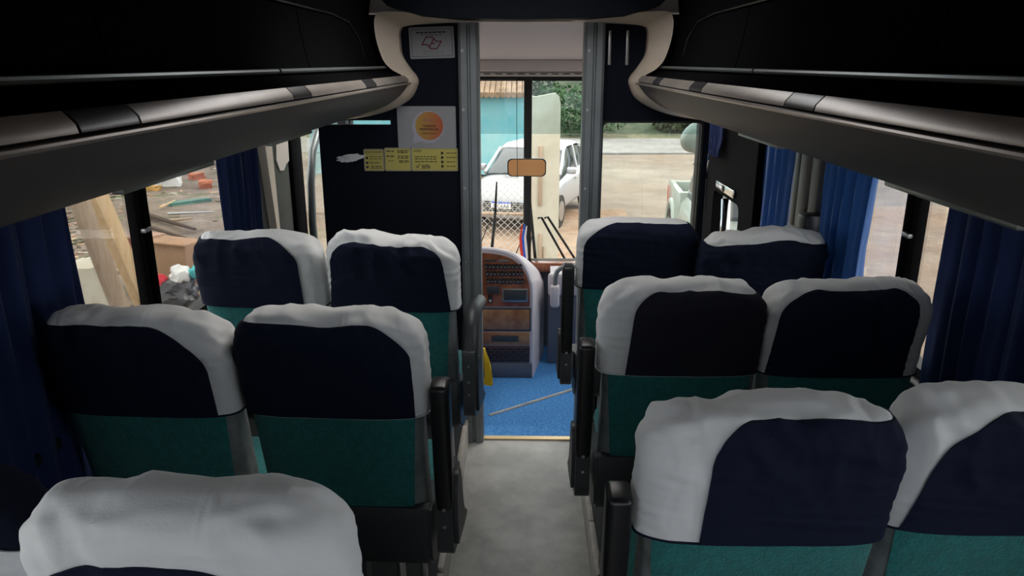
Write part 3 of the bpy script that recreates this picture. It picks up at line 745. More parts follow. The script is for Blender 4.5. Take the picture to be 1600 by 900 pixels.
def patch(xa, xb, z0, zt, ra, rb, A, top, off, seed, wr, nu=90, nv=44, th=.004, slant_a=0, slant_b=0):
    """cloth patch on the rear surface between relative positions xa..xb with rounded upper corners ra / rb"""
    bm = NB(); outer = []; inner = []
    for i in range(nu + 1):
        u = i / nu; u = .5 - .5 * math.cos(PI * u)
        co = []; ci = []
        base = xa + (xb - xa) * u
        zz = zt
        da = (base - xa) * A; db = (xb - base) * A
        if ra and da < ra: zz = min(zz, zt - ra * .9 * (1 - math.sqrt(max(0, 1 - ((ra - da) / ra) ** 2))))
        if rb and db < rb: zz = min(zz, zt - rb * .9 * (1 - math.sqrt(max(0, 1 - ((rb - db) / rb) ** 2))))
        for j in range(nv + 1):
            v = j / nv; z = z0 + (zz - z0) * v
            xi = base + slant_a * (1 - u) * (v - .5) + slant_b * u * (v - .5)
            ph = phi_x(xi)
            co.append(bm.verts.new(surf(ph, z, A, top, off + th, seed, wr))); ci.append(bm.verts.new(surf(ph, z, A, top, off - .004, seed, wr)))
        outer.append(co); inner.append(ci)
    for g in (outer, inner):
        for i in range(nu):
            for j in range(nv): bm.faces.new((g[i][j], g[i + 1][j], g[i + 1][j + 1], g[i][j + 1]))
    for i in range(nu):
        for j in (0, nv): bm.faces.new((outer[i][j], outer[i + 1][j], inner[i + 1][j], inner[i][j]))
    for j in range(nv):
        for i in (0, nu): bm.faces.new((outer[i][j], outer[i][j + 1], inner[i][j + 1], inner[i][j]))
    return bm

def seat(cx, y, side, aisle, label, pan, group, navy=NAVY, rz=0, dz=0, seed=0, arm='up', wr=1.0, width=A0, swap=False):
    """side -1 left / +1 right of the aisle.  pan = dict of panel placement"""
    r = empty('bus_seat', (cx, y, .14), rz, label=label, cat='seat', group=group)
    def put(bm):
        for v in bm.verts: v.co.z += dz - .14
        return bm
    A = width
    obj('backrest', put(loft_back(.70, HT - .03, A - .012, -.004, seed, 0)), GREYV, r)
    obj('back_panel', put(patch(-1.02 if side < 0 else -.84, 1.02 if side > 0 else .84, .72, 1.052, 0, 0, A - .006, HT - .008, -.002, seed, 0, 40, 10, th=.005, slant_a=-.12 if side > 0 else 0, slant_b=.12 if side < 0 else 0)), TEAL, r)
    cov = obj('head_cover', put(loft_back(1.045, HT, A, .004, seed, wr, n=34, nt=18, close_bottom=False)), NAVY if swap else WHITE, r)
    # hem of the cover
    obj('cover_panel', put(patch(pan['a'], pan['b'], 1.043, pan.get('t', HT - .022), pan.get('ra', .09), pan.get('rb', .09), A, HT, .004, seed, wr, th=.0055, slant_a=pan.get('sa', 0), slant_b=pan.get('sb', 0))), WHITE if swap else navy, cov)
    hem = NB(); N = 60; pts = []
    for k in range(N + 1):
        ph = -PI - .25 + (PI + .5) * k / N; pts.append(surf(ph, 1.043, A, HT, .006, seed, wr))
    tube(hem, pts, .0022, 6); obj('hem', put(hem), WHITE if navy is NAVY2 or pan.get('hem') else navy, cov)
    # lower shell
    bm = NB(); y0 = seat_ctr(.72) - .078
    prof = [(y0 + .02, .56), (y0 - .002, .59), (y0 - .006, .70), (y0 + .004, .738), (y0 + .03, .742), (y0 + .10, .70), (.62, .56), (.62, .50), (y0 + .08, .52)]
    prism(bm, prof, 0, -A + .004, A - .004); bmesh.ops.bevel(bm, geom=[e for e in bm.edges if abs(e.verts[0].co.x - e.verts[1].co.x) < .01], offset=.008, segments=2, affect='EDGES')
    obj('seat_shell', put(bm), DGREY, r)
    bm = NB(); box(bm, (-A + .045, .20, .565), (A - .045, .60, .66), .05, 4); obj('seat_cushion', put(bm), TEAL, r)
    # legs
    for lx in (-.09, .09):
        for ly in (.2, .5):
            bm = NB(); tube(bm, [(lx, ly, .56), (lx * 1.1, ly + .02, .14)], .014, 8); obj('leg', put(bm), STEEL, r)
    if aisle:
        s = -side; xa = s * (A + .010); xb = s * (A + .056)
        x0, x1 = sorted((xa, xb))
        # side plate (hinge cover)
        yb = y0 - .012
        poly = smooth_poly([(yb + .03, .60), (yb + .0, .63), (yb - .002, .74), (yb, .845), (yb + .015, .865), (yb + .08, .86), (yb + .12, .78), (yb + .17, .66), (yb + .26, .58), (yb + .18, .575), (yb + .03, .60)], 4)[:-1]
        bm = NB(); prism(bm, poly, 0, x0 + .002, x1 - .002); pl = obj('side_plate', put(bm), DGREY, r)
        for z in (.70, .75, .81):
            bm = NB(); cyl(bm, ((x0 + x1) / 2, yb - .002, z), (0, 1, 0), .005, .006, 10); obj('bolt', put(bm), BOLT, pl)
        xo = s * (A + .064); xc, xd = sorted((xb - s * .004, xo))
        bm = NB(); prism(bm, smooth_poly([(yb + .04, .62), (yb + .03, .76), (yb + .055, .82), (yb + .11, .80), (yb + .16, .66), (yb + .22, .60), (yb + .04, .62)], 4)[:-1], 0, xc, xd); obj('side_cover', put(bm), DGREY, r)
        if arm == 'up':
            zb, zt = .74, 1.115; yy = seat_ctr(.9) - .075
            bm = NB(); rot = Matrix.Rotation(math.radians(7), 3, 'X')
            box(bm, (x0, yy - .004, zb), (x1, yy + .062, zt), .012, 3, rot=rot); obj('armrest', put(bm), BLACKP, r)
        else:
            pts = [(0, .02, .78), (0, .025, .86), (0, .04, .93), (0, .075, .965), (0, .13, .975), (0, .30, .955), (0, .36, .94)]
            bm = NB(); tube(bm, [((x0 + x1) / 2, p[1] + .04, p[2]) for p in pts], [.030, .030, .030, .030, .030, .028, .018], 12); obj('armrest', put(bm), DGREY, r)
    return r

GL = 'coach seats left of the aisle'; GR = 'coach seats right of the aisle'
seat(-.450, .885, -1, True, 'nearest aisle seat on the left, wide white crown, cut off by the bottom edge', dict(a=-.93, b=.62, t=1.225, ra=.11, rb=.13), GL, seed=3.1, wr=1.2, width=.222)
seat(-.925, .93, -1, False, 'nearest window seat on the left, only a corner showing under the big dark curtain', dict(a=-1.2, b=1.1, t=1.235, ra=0, rb=.12), GL, seed=9.4, swap=True, width=.222)
seat(-.445, 1.66, -1, True, 'middle aisle seat on the left, navy headrest panel with pale hem and raised black armrest', dict(a=-1.15, b=.86, t=1.279, ra=.03, rb=.085, hem=1), GL, seed=1.7, rz=-.04, wr=1.1, width=.222)
seat(-.908, 1.66, -1, False, 'middle window seat on the left, in front of the big dark curtain', dict(a=-1.15, b=.80, t=1.276, ra=.02, rb=.12), GL, seed=5.3, rz=-.04, wr=1.2, width=.222)
seat(-.442, 2.47, -1, True, 'front aisle seat on the left, rumpled white cover and lowered armrest beside the doorway', dict(a=-.90, b=.84, t=1.277, ra=.06, rb=.05, sb=-.08, sa=.12), GL, seed=2.2, rz=-.07, arm='down', wr=1.7, width=.222)
seat(-.912, 2.50, -1, False, 'front window seat on the left, beside the small curtain, white band on its right', dict(a=-1.25, b=.70, t=1.286, ra=0, rb=.09), GL, seed=7.9, rz=-.07, wr=1.2, width=.222)
seat(.443, 1.18, 1, True, 'nearest aisle seat on the right, broad pleated white band down its left side', dict(a=-.49, b=1.2, t=1.287, ra=.055, rb=.04, sa=.02), GR, seed=4.4, wr=1.5, width=.222)
seat(.900, 1.22, 1, False, 'nearest window seat on the right, cut off by the right edge of the photo', dict(a=-.80, b=1.2, t=1.284, ra=.12, rb=0, sa=.10), GR, seed=6.6, wr=1.9, width=.222)
seat(.437, 1.93, 1, True, 'middle aisle seat on the right, faded navy panel with a wide white left band', dict(a=-.62, b=1.2, t=1.281, ra=.06, rb=.04, sa=.06), GR, navy=NAVY2, seed=8.8, wr=1.1, width=.217)
seat(.880, 1.93, 1, False, 'middle window seat on the right, white bands on both sides of the navy panel', dict(a=-.88, b=.72, t=1.289, ra=.07, rb=.05, sa=.06), GR, seed=11.3, wr=1.3, width=.217)
seat(.432, 2.745, 1, True, 'front aisle seat on the right, beside the doorway post with raised armrest', dict(a=-.88, b=1.2, t=1.291, ra=.10, rb=.02), GR, seed=12.1, wr=.6, width=.22)
seat(.878, 2.66, 1, False, 'front window seat on the right, lumpy white crown over a plain navy back', dict(a=-1.2, b=1.2, t=1.266, ra=.02, rb=0), GR, seed=13.7, dz=-.02, wr=2.0, width=.22)

# ================================================================ CURTAINS
def curtain(x, y0, y1, z0, z1, m, label, waves, amp, narrow=0, seed=0):
    bm = NB(); nu, nv = waves * 14, 24; F = []; B = []
    for j in range(nv + 1):
        v = j / nv; z = z0 + (z1 - z0) * v; f = []; b = []
        k = 1 - narrow * math.sin(PI * min(1, v * 1.1)) * .5
        for i in range(nu + 1):
            u = i / nu; yy = (y0 + y1) / 2 + (u - .5) * (y1 - y0) * k
            ph = u * waves * 2 * PI + .5 * math.sin(v * 3 + seed); dx = amp * (math.sin(ph) + .35 * math.sin(ph * 2.3 + seed + v))
            dx += .006 * noise.noise(Vector((u * 6, v * 3, seed)))
            f.append(bm.verts.new((x + dx, yy, z))); b.append(bm.verts.new((x + dx + .004, yy + .001, z)))
        F.append(f); B.append(b)
    for j in range(nv):
        for i in range(nu):
            bm.faces.new((F[j][i], F[j][i + 1], F[j + 1][i + 1], F[j + 1][i])); bm.faces.new((B[j][i], B[j][i + 1], B[j + 1][i + 1], B[j + 1][i]))
    for j in range(nv):
        for i in (0, nu): bm.faces.new((F[j][i], F[j + 1][i], B[j + 1][i], B[j][i]))
    for i in range(nu):
        for j in (0, nv): bm.faces.new((F[j][i], F[j][i + 1], B[j][i + 1], B[j][i]))
    return obj('curtain', bm, m, label=label, cat='curtain', group='pleated blue window curtains')
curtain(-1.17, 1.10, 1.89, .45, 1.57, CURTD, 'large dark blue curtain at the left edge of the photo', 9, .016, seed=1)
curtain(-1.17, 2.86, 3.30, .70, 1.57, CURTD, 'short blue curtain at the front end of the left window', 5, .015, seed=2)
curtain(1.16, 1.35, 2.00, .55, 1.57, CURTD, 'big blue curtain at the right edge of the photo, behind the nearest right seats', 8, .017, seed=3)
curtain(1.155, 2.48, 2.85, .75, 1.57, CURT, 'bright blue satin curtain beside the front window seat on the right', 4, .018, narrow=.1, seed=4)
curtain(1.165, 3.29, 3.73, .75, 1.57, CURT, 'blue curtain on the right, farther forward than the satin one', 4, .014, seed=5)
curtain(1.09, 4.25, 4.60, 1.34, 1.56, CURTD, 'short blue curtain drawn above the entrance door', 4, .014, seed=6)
# curtain tracks under the racks
for s, nm in ((-1, 'left'), (1, 'right')):
    bm = NB(); xa, xb = sorted((s * 1.15, s * 1.175)); box(bm, (xa, .8, 1.566), (xb, 3.36, 1.577), .003); obj('curtain_track', bm, RAILM, label='thin curtain track over the %s windows' % nm, cat='curtain track')

# outside mirror of the bus
r = empty('side_mirror', (1.30, 5.72, 1.32), label='pale green outside mirror pod of the bus beyond the entrance', cat='mirror')
bm = NB(); bmesh.ops.create_uvsphere(bm, u_segments=20, v_segments=12, radius=1)
for v in bm.verts:
    x, y, z = v.co; v.co = Vector((x * .13 + z * .03, y * .09, z * .12 - max(0, x) * .10))
obj('pod', bm, TRUCK, r)
bm = NB(); tube(bm, [(0, 0, .1), (-.05, -.1, .25), (-.15, -.3, .35)], .02, 8); obj('arm', bm, BLACKP, r)

# ================================================================ OUTSIDE
GZ = -1.3
def ground(name, x0, y0, x1, y1, z, m, n=40, amp=.04, thick=.3):
    bm = NB(); g = []
    for i in range(n + 1):
        g.append([bm.verts.new((x0 + (x1 - x0) * i / n, y0 + (y1 - y0) * j / n, z + amp * noise.noise(Vector((x0 + (x1 - x0) * i / n, y0 + (y1 - y0) * j / n, 3)) * .4))) for j in range(n + 1)])
    for i in range(n):
        for j in range(n): bm.faces.new((g[i][j], g[i + 1][j], g[i + 1][j + 1], g[i][j + 1]))
    return struct(name, bm, m)
ground('ground', -60, -40, 60, 90, GZ - .05, LOT)
ground('ground_yard', -40, -10, -1.6, 40, GZ, DIRT, 60)
ground('ground_front', -1.7, 6.0, 2.2, 16.5, GZ + .01, ORANGE, 20)
ground('ground_verge', 3.4, .5, 10.5, 17, GZ + .012, ground_mat('pinkish_wet_clay', (.30, .225, .17), (.34, .28, .225), (.27, .175, .12), .22), 30)
bm = NB(); box(bm, (-50, 27.5, GZ - .1), (60, 33, GZ + .02)); struct('ground_road', bm, ground_mat('grey_asphalt', (.24, .24, .235), (.28, .28, .275), (.19, .19, .19), .3))
bm = NB(); g = []
for i in range(41):
    x = -60 + 3 * i; g.append([bm.verts.new((x, 33 + 2.5 * j, GZ + .35 * j * (1 + .3 * noise.noise(Vector((x * .1, j * .3, 0)))))) for j in range(16)])
for i in range(40):
    for j in range(15): bm.faces.new((g[i][j], g[i + 1][j], g[i + 1][j + 1], g[i][j + 1]))
struct('ground_bank', bm, ground_mat('scrubby_bank', (.12, .125, .07), (.20, .18, .12), (.06, .075, .035), .5))

def leaf_cloud(bm, c, rad, n, size):
    c = Vector(c)
    for _ in range(n):
        d = Vector((random.gauss(0, 1), random.gauss(0, 1), random.gauss(0, 1))).normalized() * random.random() ** .4
        p = c + Vector((d.x * rad[0], d.y * rad[1], d.z * rad[2]))
        a = Vector((random.gauss(0, 1), random.gauss(0, 1), random.gauss(0, 1))).normalized(); b = a.cross(Vector((random.random(), random.random(), random.random()))).normalized()
        s = size * random.uniform(.6, 1.3); v = [bm.verts.new(p + a * s), bm.verts.new(p + b * s * .45), bm.verts.new(p - a * s), bm.verts.new(p - b * s * .45)]
        bm.faces.new(v)
def tree(x, y, h, label, lm=LEAF, rad=2.2, n=1800, group='trees beyond the yard'):
    r = empty('tree', (x, y, GZ), label=label, cat='tree', group=group)
    bm = NB(); tube(bm, [(0, 0, 0), (.1, 0, h * .4), (0, .1, h * .8)], [.2, .14, .05], 8)
    for k in range(5): a = k * 1.3; tube(bm, [(0, 0, h * (.35 + .08 * k)), (math.cos(a) * rad * .6, math.sin(a) * rad * .6, h * (.55 + .08 * k))], [.07, .02], 6)
    obj('trunk', bm, BARK, r)
    bm = NB()
    for k in range(7):
        a = k * 2.4; leaf_cloud(bm, (math.cos(a) * rad * .5, math.sin(a) * rad * .5, h * (.45 + .09 * k)), (rad * .6, rad * .6, rad * .45), n // 7, .16)
    obj('foliage', bm, lm, r)
tree(-.5, 43, 5.2, 'leafy green tree behind the pale concrete slab, seen through the windshield', rad=2.4, n=2600)
tree(5.6, 45, 6.0, 'green tree farthest right, largely behind the right doorway post', rad=2.8, n=2600)
tree(-6.2, 41, 6.0, 'green tree rising behind the blue building', rad=2.2)
random.seed(5)
def shrub(x, y, s, lab, m=LEAFD):
    bm = NB(); leaf_cloud(bm, (0, 0, s * .5), (s * 1.3, s, s * .6), 1500, .15)
    o = obj('shrub', bm, m, label=lab, cat='shrub', group='scrub beyond the road'); o.location = (x, y, GZ + .05); o.rotation_euler.z = x
for sx_ in (-14, -10.5, -7, 6.9, 10, 13.2, 16.4, 19.6, 23, 26.4): shrub(sx_, 35.3 + random.uniform(-.8, .8), random.uniform(.95, 1.12), 'dry green shrub on the far side of the road')

random.seed(9)
shrub(2.3, 34.6, 2.0, 'tall leafy green bush right of the concrete slab across the road', LEAF)
# cyan building with a tiled roof edge
r = empty('building', (-4.8, 22, GZ), label='cyan-painted building with a clay tile roof edge behind the silver car', cat='building')
bm = NB(); box(bm, (-1.5, 0, 0), (4.82, 4, 2.32)); obj('wall', bm, mat('cyan_wall_paint', (.16, .44, .50), .85, col2=(.30, .50, .50), vscale=1.2), r)
bm = NB()
for k in range(42): tube(bm, [(-1.6 + k * .155, -.28, 2.28), (-1.6 + k * .155, 1.6, 2.80)], .085, 8)
obj('tiled_roof', bm, mat('clay_tile', (.38, .22, .14), .85, var=.25, vscale=3), r)
# leaning pale concrete slab
r = empty('concrete_slab', (.215, 8.35, GZ), label='tall pale concrete slab standing upright in front of the bus', cat='slab')
bm = NB(); prism(bm, [(-.17, 0), (.155, 0), (.165, 1.4), (.165, 2.72), (.15, 2.80), (.11, 2.84), (-.1, 2.80), (-.16, 2.81)], 1, -.06, .06); obj('slab', bm, CONC, r)
bm = NB(); box(bm, (-.065, -.085, 1.62), (-.025, -.06, 2.28), .004); obj('batten', bm, WOODW, r)
bm = NB(); box(bm, (-.06, -.085, .35), (-.02, -.06, 1.30), .004); box(bm, (-.005, -.08, .35), (.015, -.06, 1.15), .004); obj('batten', bm, WOODW, r)
# chain-link fence
r = empty('chain_link_fence', (-.75, 8.1, GZ), label='sagging chain-link fence between the bus and the silver car', cat='fence')
bm = NB(); W, H, st = 1.6, 2.02, .075
def wv(x, z): return Vector((x - W / 2, .05 * noise.noise(Vector((x * 2, z * 2, 0))) + .03 * noise.noise(Vector((x * 5, z * 5, 1))), z + .02 * noise.noise(Vector((x * 3, z * 3, 8)))))
k = -int(H / st)
while k * st < W:
    for sgn in (1, -1):
        pts = []
        t = 0
        while t <= H:
            x = k * st + t if sgn > 0 else W - (k * st + t)
            if 0 <= x <= W: pts.append(wv(x, t))
            t += st
        if len(pts) > 1: tube(bm, pts, .0028, 4, caps=False)
    k += 1
obj('wire_mesh', bm, mat('galvanised_wire', (.52, .52, .48), .6), r)
for x in (-.8, .8):
    bm = NB(); tube(bm, [(x, 0, 0), (x, 0, 2.1)], .025, 8); obj('post', bm, WOODW, r)
bm = NB(); tube(bm, [(-.8, 0, 1.58), (.8, 0, 1.56)], .02, 6); obj('rail', bm, WOODG if False else WOODW, r)

# silver car -----------------------------------------------
r = empty('car', (-.42, 14.2, GZ), rz=math.radians(-17), label='dusty silver car parked nose-on behind the chain-link fence', cat='car')
def loft_sections(secs, prof):
    """secs: list of (y, halfwidth, zlow, zhigh, roundness)"""
    bm = NB(); rows = []
    for (y, w, z0, z1) in secs:
        rows.append([bm.verts.new((px * w, y, z0 + pz * (z1 - z0))) for px, pz in prof])
    n = len(prof)
    for a, b in zip(rows, rows[1:]):
        for k in range(n): bm.faces.new((a[k], a[(k + 1) % n], b[(k + 1) % n], b[k]))
    bm.faces.new(rows[0]); bm.faces.new(rows[-1]); return bm
prof = [(-.90, 0), (.90, 0), (.98, .15), (1, .5), (.97, .8), (.86, .95), (.5, 1), (-.5, 1), (-.86, .95), (-.97, .8), (-1, .5), (-.98, .15)]
b = loft_sections([(0, .66, .32, .62), (.06, .78, .24, .74), (.25, .86, .22, .84), (.8, .89, .22, .93), (1.25, .90, .22, .99), (2.2, .90, .22, 1.0), (3.3, .90, .22, 1.02), (4.0, .86, .24, 1.03), (4.25, .78, .34, .95)], prof)
o = obj('body', b, CARP, r)
sb = o.modifiers.new('sub', 'SUBSURF'); sb.levels = sb.render_levels = 2
prof2 = [(-.98, 0), (.98, 0), (.94, .45), (.85, .88), (.68, 1), (-.68, 1), (-.85, .88), (-.94, .45)]
b = loft_sections([(1.1, .84, .90, .98), (1.75, .80, .92, 1.40), (2.1, .78, .92, 1.48), (3.0, .77, .92, 1.47), (3.7, .76, .92, 1.34), (4.05, .74, .92, 1.05)], prof2)
o = obj('cabin_glass', b, CARG, r)
b = loft_sections([(1.83, .72, 1.38, 1.44), (2.1, .71, 1.46, 1.52), (3.0, .70, 1.45, 1.51), (3.62, .68, 1.34, 1.40)], prof2); obj('roof', b, CARP, r)
for s in (-1, 1):
    for pts in ([(s * .80, 1.15, .98), (s * .69, 1.85, 1.42)], [(s * .83, 2.45, .98), (s * .70, 2.5, 1.46)], [(s * .80, 3.4, .98), (s * .68, 3.5, 1.42)]):
        bm = NB(); tube(bm, pts, .035, 6); obj('pillar', bm, CARP, r)
    bm = NB(); box(bm, (s * .97 - .10, 1.38, .98), (s * .97 + .10, 1.50, 1.12), .04, 3); obj('wing_mirror', bm, CARP, r)
    bm = NB(); box(bm, (s * .62 - .16, .03, .60), (s * .62 + .16, .12, .74), .04, 3); obj('headlight', bm, mat('headlight_lens', (.6, .62, .62), .1), r)
    for y in (.85, 3.4):
        bm = NB(); cyl(bm, (s * .82, y, .32), (1, 0, 0), .32, .2, 28); wh = obj('wheel', bm, RUBBER, r)
        bm = NB(); cyl(bm, (s * .915, y, .32), (1, 0, 0), .20, .03, 20); obj('rim', bm, STEEL, wh)
    for y in (2.1, 3.0):
        bm = NB(); box(bm, (s * .905 - .012, y, .80), (s * .905 + .012, y + .18, .83), .008); obj('door_handle', bm, CARP, r)
bm = NB(); box(bm, (-.42, -.03, .38), (.42, .04, .60), .02); gr = obj('grille', bm, RUBBER, r)
bm = NB()
for k in range(5): box(bm, (-.41, -.045, .40 + k * .042), (.41, -.028, .41 + k * .042))
for k in range(14): box(bm, (-.40 + k * .06, -.042, .39), (-.394 + k * .06, -.03, .59))
obj('grille_bar', bm, STEEL, gr)
bm = NB(); box(bm, (-.24, -.06, .475), (.16, -.045, .605), .004); p = obj('licence_plate', bm, mat('plate_white', (.8, .8, .8), .5), r)
bm = NB(); box(bm, (-.24, -.063, .575), (.16, -.059, .605)); obj('plate_band', bm, mat('plate_blue', (.05, .12, .55), .5), p)
text('plate_lettering', 'JKC6A8', .10, (-.04, -.064, .523), INK, p)
bm = NB(); box(bm, (-.35, .95, .985), (.0, 1.02, 1.01), .01); obj('wiper', bm, RUBBER, r)

# white pickup ----------------------------------------------
r = empty('pickup_truck', (3.48, 13.6, GZ), rz=math.radians(176), label='pale mint-white pickup truck with an open bed, parked right of the bus', cat='pickup truck')
bm = NB()
# bed: outer sides and tailgate as walls
box(bm, (-.88, 0, .45), (-.78, 1.55, 1.12), .03); box(bm, (.78, 0, .45), (.88, 1.55, 1.12), .03); box(bm, (-.88, -.02, .50), (.88, .06, 1.10), .03)
box(bm, (-.88, 1.5, .45), (.88, 1.6, 1.15), .03); box(bm, (-.80, 0, .45), (.80, 1.55, .60))
obj('bed', bm, TRUCK, r)
bm = NB(); box(bm, (-.775, .065, .60), (.775, 1.49, .62)); box(bm, (-.777, .065, .60), (-.765, 1.49, 1.09)); box(bm, (.765, .065, .60), (.777, 1.49, 1.09)); box(bm, (-.77, 1.485, .6), (.77, 1.497, 1.09))
obj('bed_liner', bm, BED, r)
b = loft_sections([(1.6, .88, .40, 1.12), (2.6, .90, .35, 1.12), (3.4, .90, .35, 1.08), (4.3, .86, .35, 1.0), (4.6, .78, .40, .85)], prof); obj('body', b, TRUCK, r)
b = loft_sections([(1.62, .78, 1.05, 1.62), (1.9, .78, 1.05, 1.72), (2.9, .77, 1.05, 1.70), (3.5, .76, 1.05, 1.12)], prof2); obj('cabin_glass', b, CARG, r)
b = loft_sections([(1.64, .73, 1.60, 1.68), (1.9, .73, 1.69, 1.77), (2.85, .70, 1.66, 1.74)], prof2); obj('roof', b, TRUCK, r)
for s in (-1, 1):
    bm = NB(); pts = [(s * .89, .75 + .48 * math.cos(a), .42 + .44 * math.sin(a)) for a in [PI * k / 12 for k in range(13)]]; tube(bm, pts, .055, 8); obj('wheel_arch', bm, TRUCK, r)
    for y in (.75, 3.7):
        bm = NB(); cyl(bm, (s * .82, y, .36), (1, 0, 0), .36, .22, 28); wh = obj('wheel', bm, RUBBER, r)
        bm = NB(); cyl(bm, (s * .925, y, .36), (1, 0, 0), .22, .03, 20); obj('rim', bm, STEEL, wh)
    bm = NB(); box(bm, (s * .84 - .05, -.04, .70), (s * .84 + .05, .03, 1.02), .02); obj('tail_light', bm, mat('tail_lens', (.5, .1, .06), .2), r)

# leaning boards left of the bus ------------------------------
def at_x(px, py, x):
    r = ray(px, py); return CAM + r * ((x - CAM.x) / r.x)
def board(p0, p1, wd, th, m, label, nm='wooden_board'):
    """board whose wide face looks toward the bus"""
    p0, p1 = Vector(p0), Vector(p1); d = (p1 - p0).normalized(); toward = Vector((1, 0, 0)); n = (toward - d * toward.dot(d)).normalized(); w = d.cross(n).normalized()
    L = (p1 - p0).length; bm = NB(); box(bm, (-wd / 2, -th / 2, 0), (wd / 2, th / 2, L), .004)
    M3 = Matrix((w, n, d)).transposed()
    for v in bm.verts: v.co = M3 @ v.co
    o = obj(nm, bm, m, label=label, cat='board'); o.location = p0; return o
a, b = at_x(122, 307, -2.9), at_x(184, 469, -2.9); d = (b - a).normalized(); k = (GZ - a.z) / d.z
board(a + d * k, a - d * .5, .17, .04, WOODW, 'wide weathered board leaning outside the left window, nearest the dark curtain')
a, b = at_x(149, 298, -3.08), at_x(204, 425, -3.08); d = (b - a).normalized(); k = (GZ - a.z) / d.z
board(a + d * k, a - d * .5, .16, .07, WOOD, 'fresh pale pine beam leaning outside the left window beside the weathered board')
# debris on the yard
def chunk(px, py, size, m, label, cat, nm, seed=0, flat=.6):
    p = on_ground(px, py, GZ); bm = NB(); bmesh.ops.create_cube(bm, size=1); bmesh.ops.subdivide_edges(bm, edges=bm.edges[:], cuts=3, use_grid_fill=True)
    for v in bm.verts:
        v.co += Vector([noise.noise(v.co * 1.7 + Vector((seed, i * 3, 0))) * .22 for i in range(3)]); v.co = Vector((v.co.x * size[0], v.co.y * size[1], v.co.z * size[2]))
    o = obj(nm, bm, m, label=label, cat=cat); o.location = p + Vector((0, 0, size[2] * .45)); o.rotation_euler.z = seed; return o
chunk(142, 478, (.5, .3, .6), CONC, 'pale broken concrete block below the leaning boards', 'concrete block', 'concrete_block', .4)
chunk(262, 290, (.7, .4, .36), mat('white_plastic_drum', (.75, .75, .72), .6), 'white plastic drum lying far across the yard', 'drum', 'plastic_drum', .2)
chunk(308, 280, (.38, .28, .18), BRICK, 'orange brick lump far across the yard, behind the other one', 'brick', 'brick', 1)
chunk(322, 293, (.45, .3, .2), BRICK, 'orange brick lump far across the yard beside the curtain', 'brick', 'brick', 2)
chunk(240, 297, (.35, .25, .12), mat('ochre_rubble', (.5, .3, .1), .9), 'ochre piece of rubble left of the white drum', 'rubble', 'rubble', 3)
chunk(296, 318, (.9, .25, .08), mat('green_tarp', (.10, .22, .18), .8), 'flat green tarp scrap in the yard', 'tarp', 'tarp', 4)
# cardboard box sheets propped behind the glass
def carton(px, py, x, w, h, lab, m=CARD, rz=.2):
    p = on_ground(px, py, GZ); r = empty('cardboard_box', p, rz, label=lab, cat='cardboard box')
    bm = NB(); box(bm, (-w / 2, -.2, .0), (w / 2, .2, h), .006); obj('carton', bm, m, r)
    bm = NB(); box(bm, (-w / 2, -.28, h - .01), (w / 2, -.2, h + .004), .002, rot=Matrix.Rotation(-.3, 3, 'X')); obj('flap', bm, m, r)
    return r, w, h
carton(283, 448, 0, .75, .70, 'brown cardboard box lying in the yard below the left window', rz=-.35)
r_, w_, h_ = carton(236, 440, 0, .42, .72, 'reddish printed cardboard box left of the plain brown one', mat('reddish_cardboard', (.40, .25, .18), .9), rz=-.35)
bm = NB()
for i in range(8):
    for j in range(5): box(bm, (-.19 + j * .05, -.206, .38 + i * .038), (-.155 + j * .05, -.199, .40 + i * .038))
obj('print', bm, mat('red_print', (.45, .08, .08), .8), r_, kind='stuff')
# rubbish bag
p = on_ground(283, 452, GZ)
r = empty('rubbish_bag', p + Vector((.32, -.78, 0)), label='dark rubbish bag with red and white rags on the ground by the boxes', cat='rubbish bag')
bm = NB(); bmesh.ops.create_icosphere(bm, subdivisions=4, radius=1)
for v in bm.verts: v.co *= 1 + .35 * noise.fractal(v.co * 1.6, 1, 2, 4); v.co = Vector((v.co.x * .32, v.co.y * .25, max(0, v.co.z * .22 + .16)))
obj('bag', bm, mat('dark_bin_liner', (.05, .05, .055), .35), r)
for c_, m, s_ in (((-.2, -.05, .36), mat('red_rag', (.6, .04, .06), .8), .11), ((.08, 0, .44), mat('white_rag', (.7, .7, .68), .8), .14), ((.24, .05, .46), mat('teal_rag', (.08, .4, .4), .8), .08)):
    bm = NB(); bmesh.ops.create_icosphere(bm, subdivisions=3, radius=1)
    for v in bm.verts: v.co = Vector(c_) + v.co * s_ * (1 + .4 * noise.noise(v.co * 2 + Vector(c_) * 9))
    obj('rag', bm, m, r)
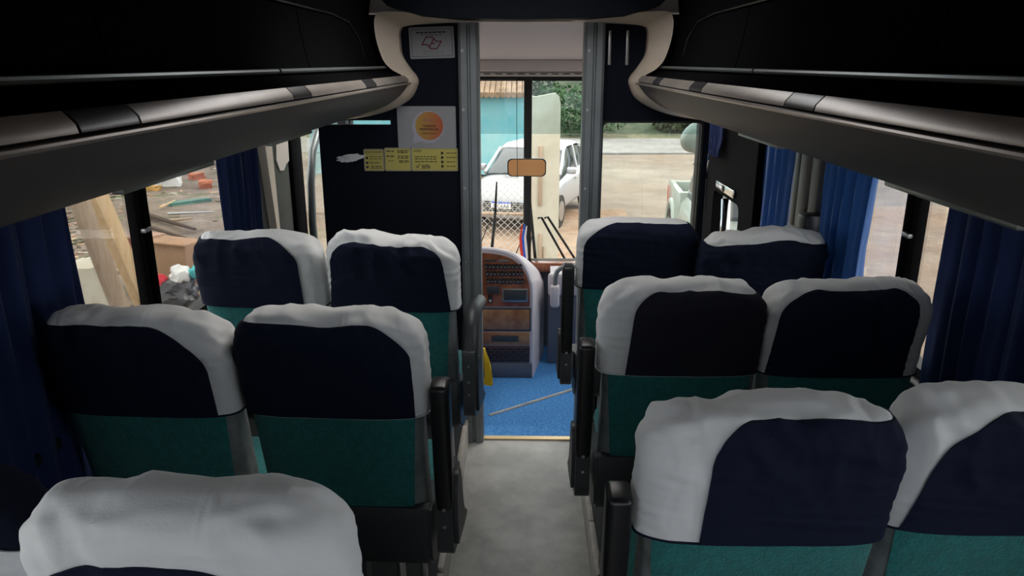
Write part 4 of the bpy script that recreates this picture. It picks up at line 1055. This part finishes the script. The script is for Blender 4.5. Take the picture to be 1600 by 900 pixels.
# loose poles
for (x1, y1, x2, y2, rr, m, lab) in ((228, 335, 305, 358, .06, BARK, 'long dark branch lying across the yard'), (225, 352, 290, 372, .05, BARK, 'second dark branch lying just nearer than the long one'), (262, 334, 335, 331, .035, STEEL, 'thin rusty pipe lying in the yard'), (250, 324, 274, 313, .03, WOOD, 'short pale stick lying behind the thin pipe'), (262, 345, 300, 341, .04, WOODW, 'pale weathered stick in the middle of the yard')):
    a, b = on_ground(x1, y1, GZ + .08), on_ground(x2, y2, GZ + .08); bm = NB(); n_ = 8
    tube(bm, [a.lerp(b, t / n_) - a + Vector((0, .1 * noise.noise(Vector((t, x1, 0))), .0)) for t in range(n_ + 1)], [rr * (1 - .5 * t / n_) for t in range(n_ + 1)], 8)
    o = obj('branch' if m is BARK else 'stick', bm, m, label=lab, cat='branch' if m is BARK else 'stick'); o.location = a
# countless scraps of litter: one stuff object
KEEP = [o.location.copy() for o in C.objects if o.parent is None and o.name.split('.')[0] in ('concrete_block', 'plastic_drum', 'brick', 'rubble', 'tarp', 'cardboard_box', 'rubbish_bag')]
for q in ((228, 335, 305, 358), (225, 352, 290, 372), (260, 333, 335, 325), (250, 324, 274, 313), (262, 345, 300, 341)):
    KEEP += [on_ground(q[0] + (q[2] - q[0]) * t / 8, q[1] + (q[3] - q[1]) * t / 8, GZ) for t in range(9)]
bm = NB(); random.seed(11); cols = [WOOD, CARD, CONC, BRICK, BARK, mat('white_scrap', (.7, .68, .64), .8), LEAFD]
for k in range(1800):
    p = on_ground(random.uniform(100, 345), 250 + 240 * random.random() ** .8, GZ)
    if p.x > -1.9 or any((p - q).length < .62 for q in KEEP): continue
    s = random.uniform(.02, .09); e = Matrix.Rotation(random.uniform(0, 6), 3, 'Z')
    box(bm, p + Vector((-s, -s * .25, 0)), p + Vector((s, s * .25, s * .25)), 0, mi=random.choice([0, 1, 1, 2, 3, 4, 4, 4, 5, 6, 6]), rot=e)
obj('litter', bm, cols, label='scattered scraps, twigs and rubble over the yard outside the left window', cat='litter', kind='stuff', smooth=False)
# pale wall at the back of the yard
bm = NB(); box(bm, (-24, 25.5, GZ), (-7.5, 25.8, GZ + 1.6)); obj('yard_wall', bm, CONC, label='low pale wall along the far side of the yard', cat='wall')
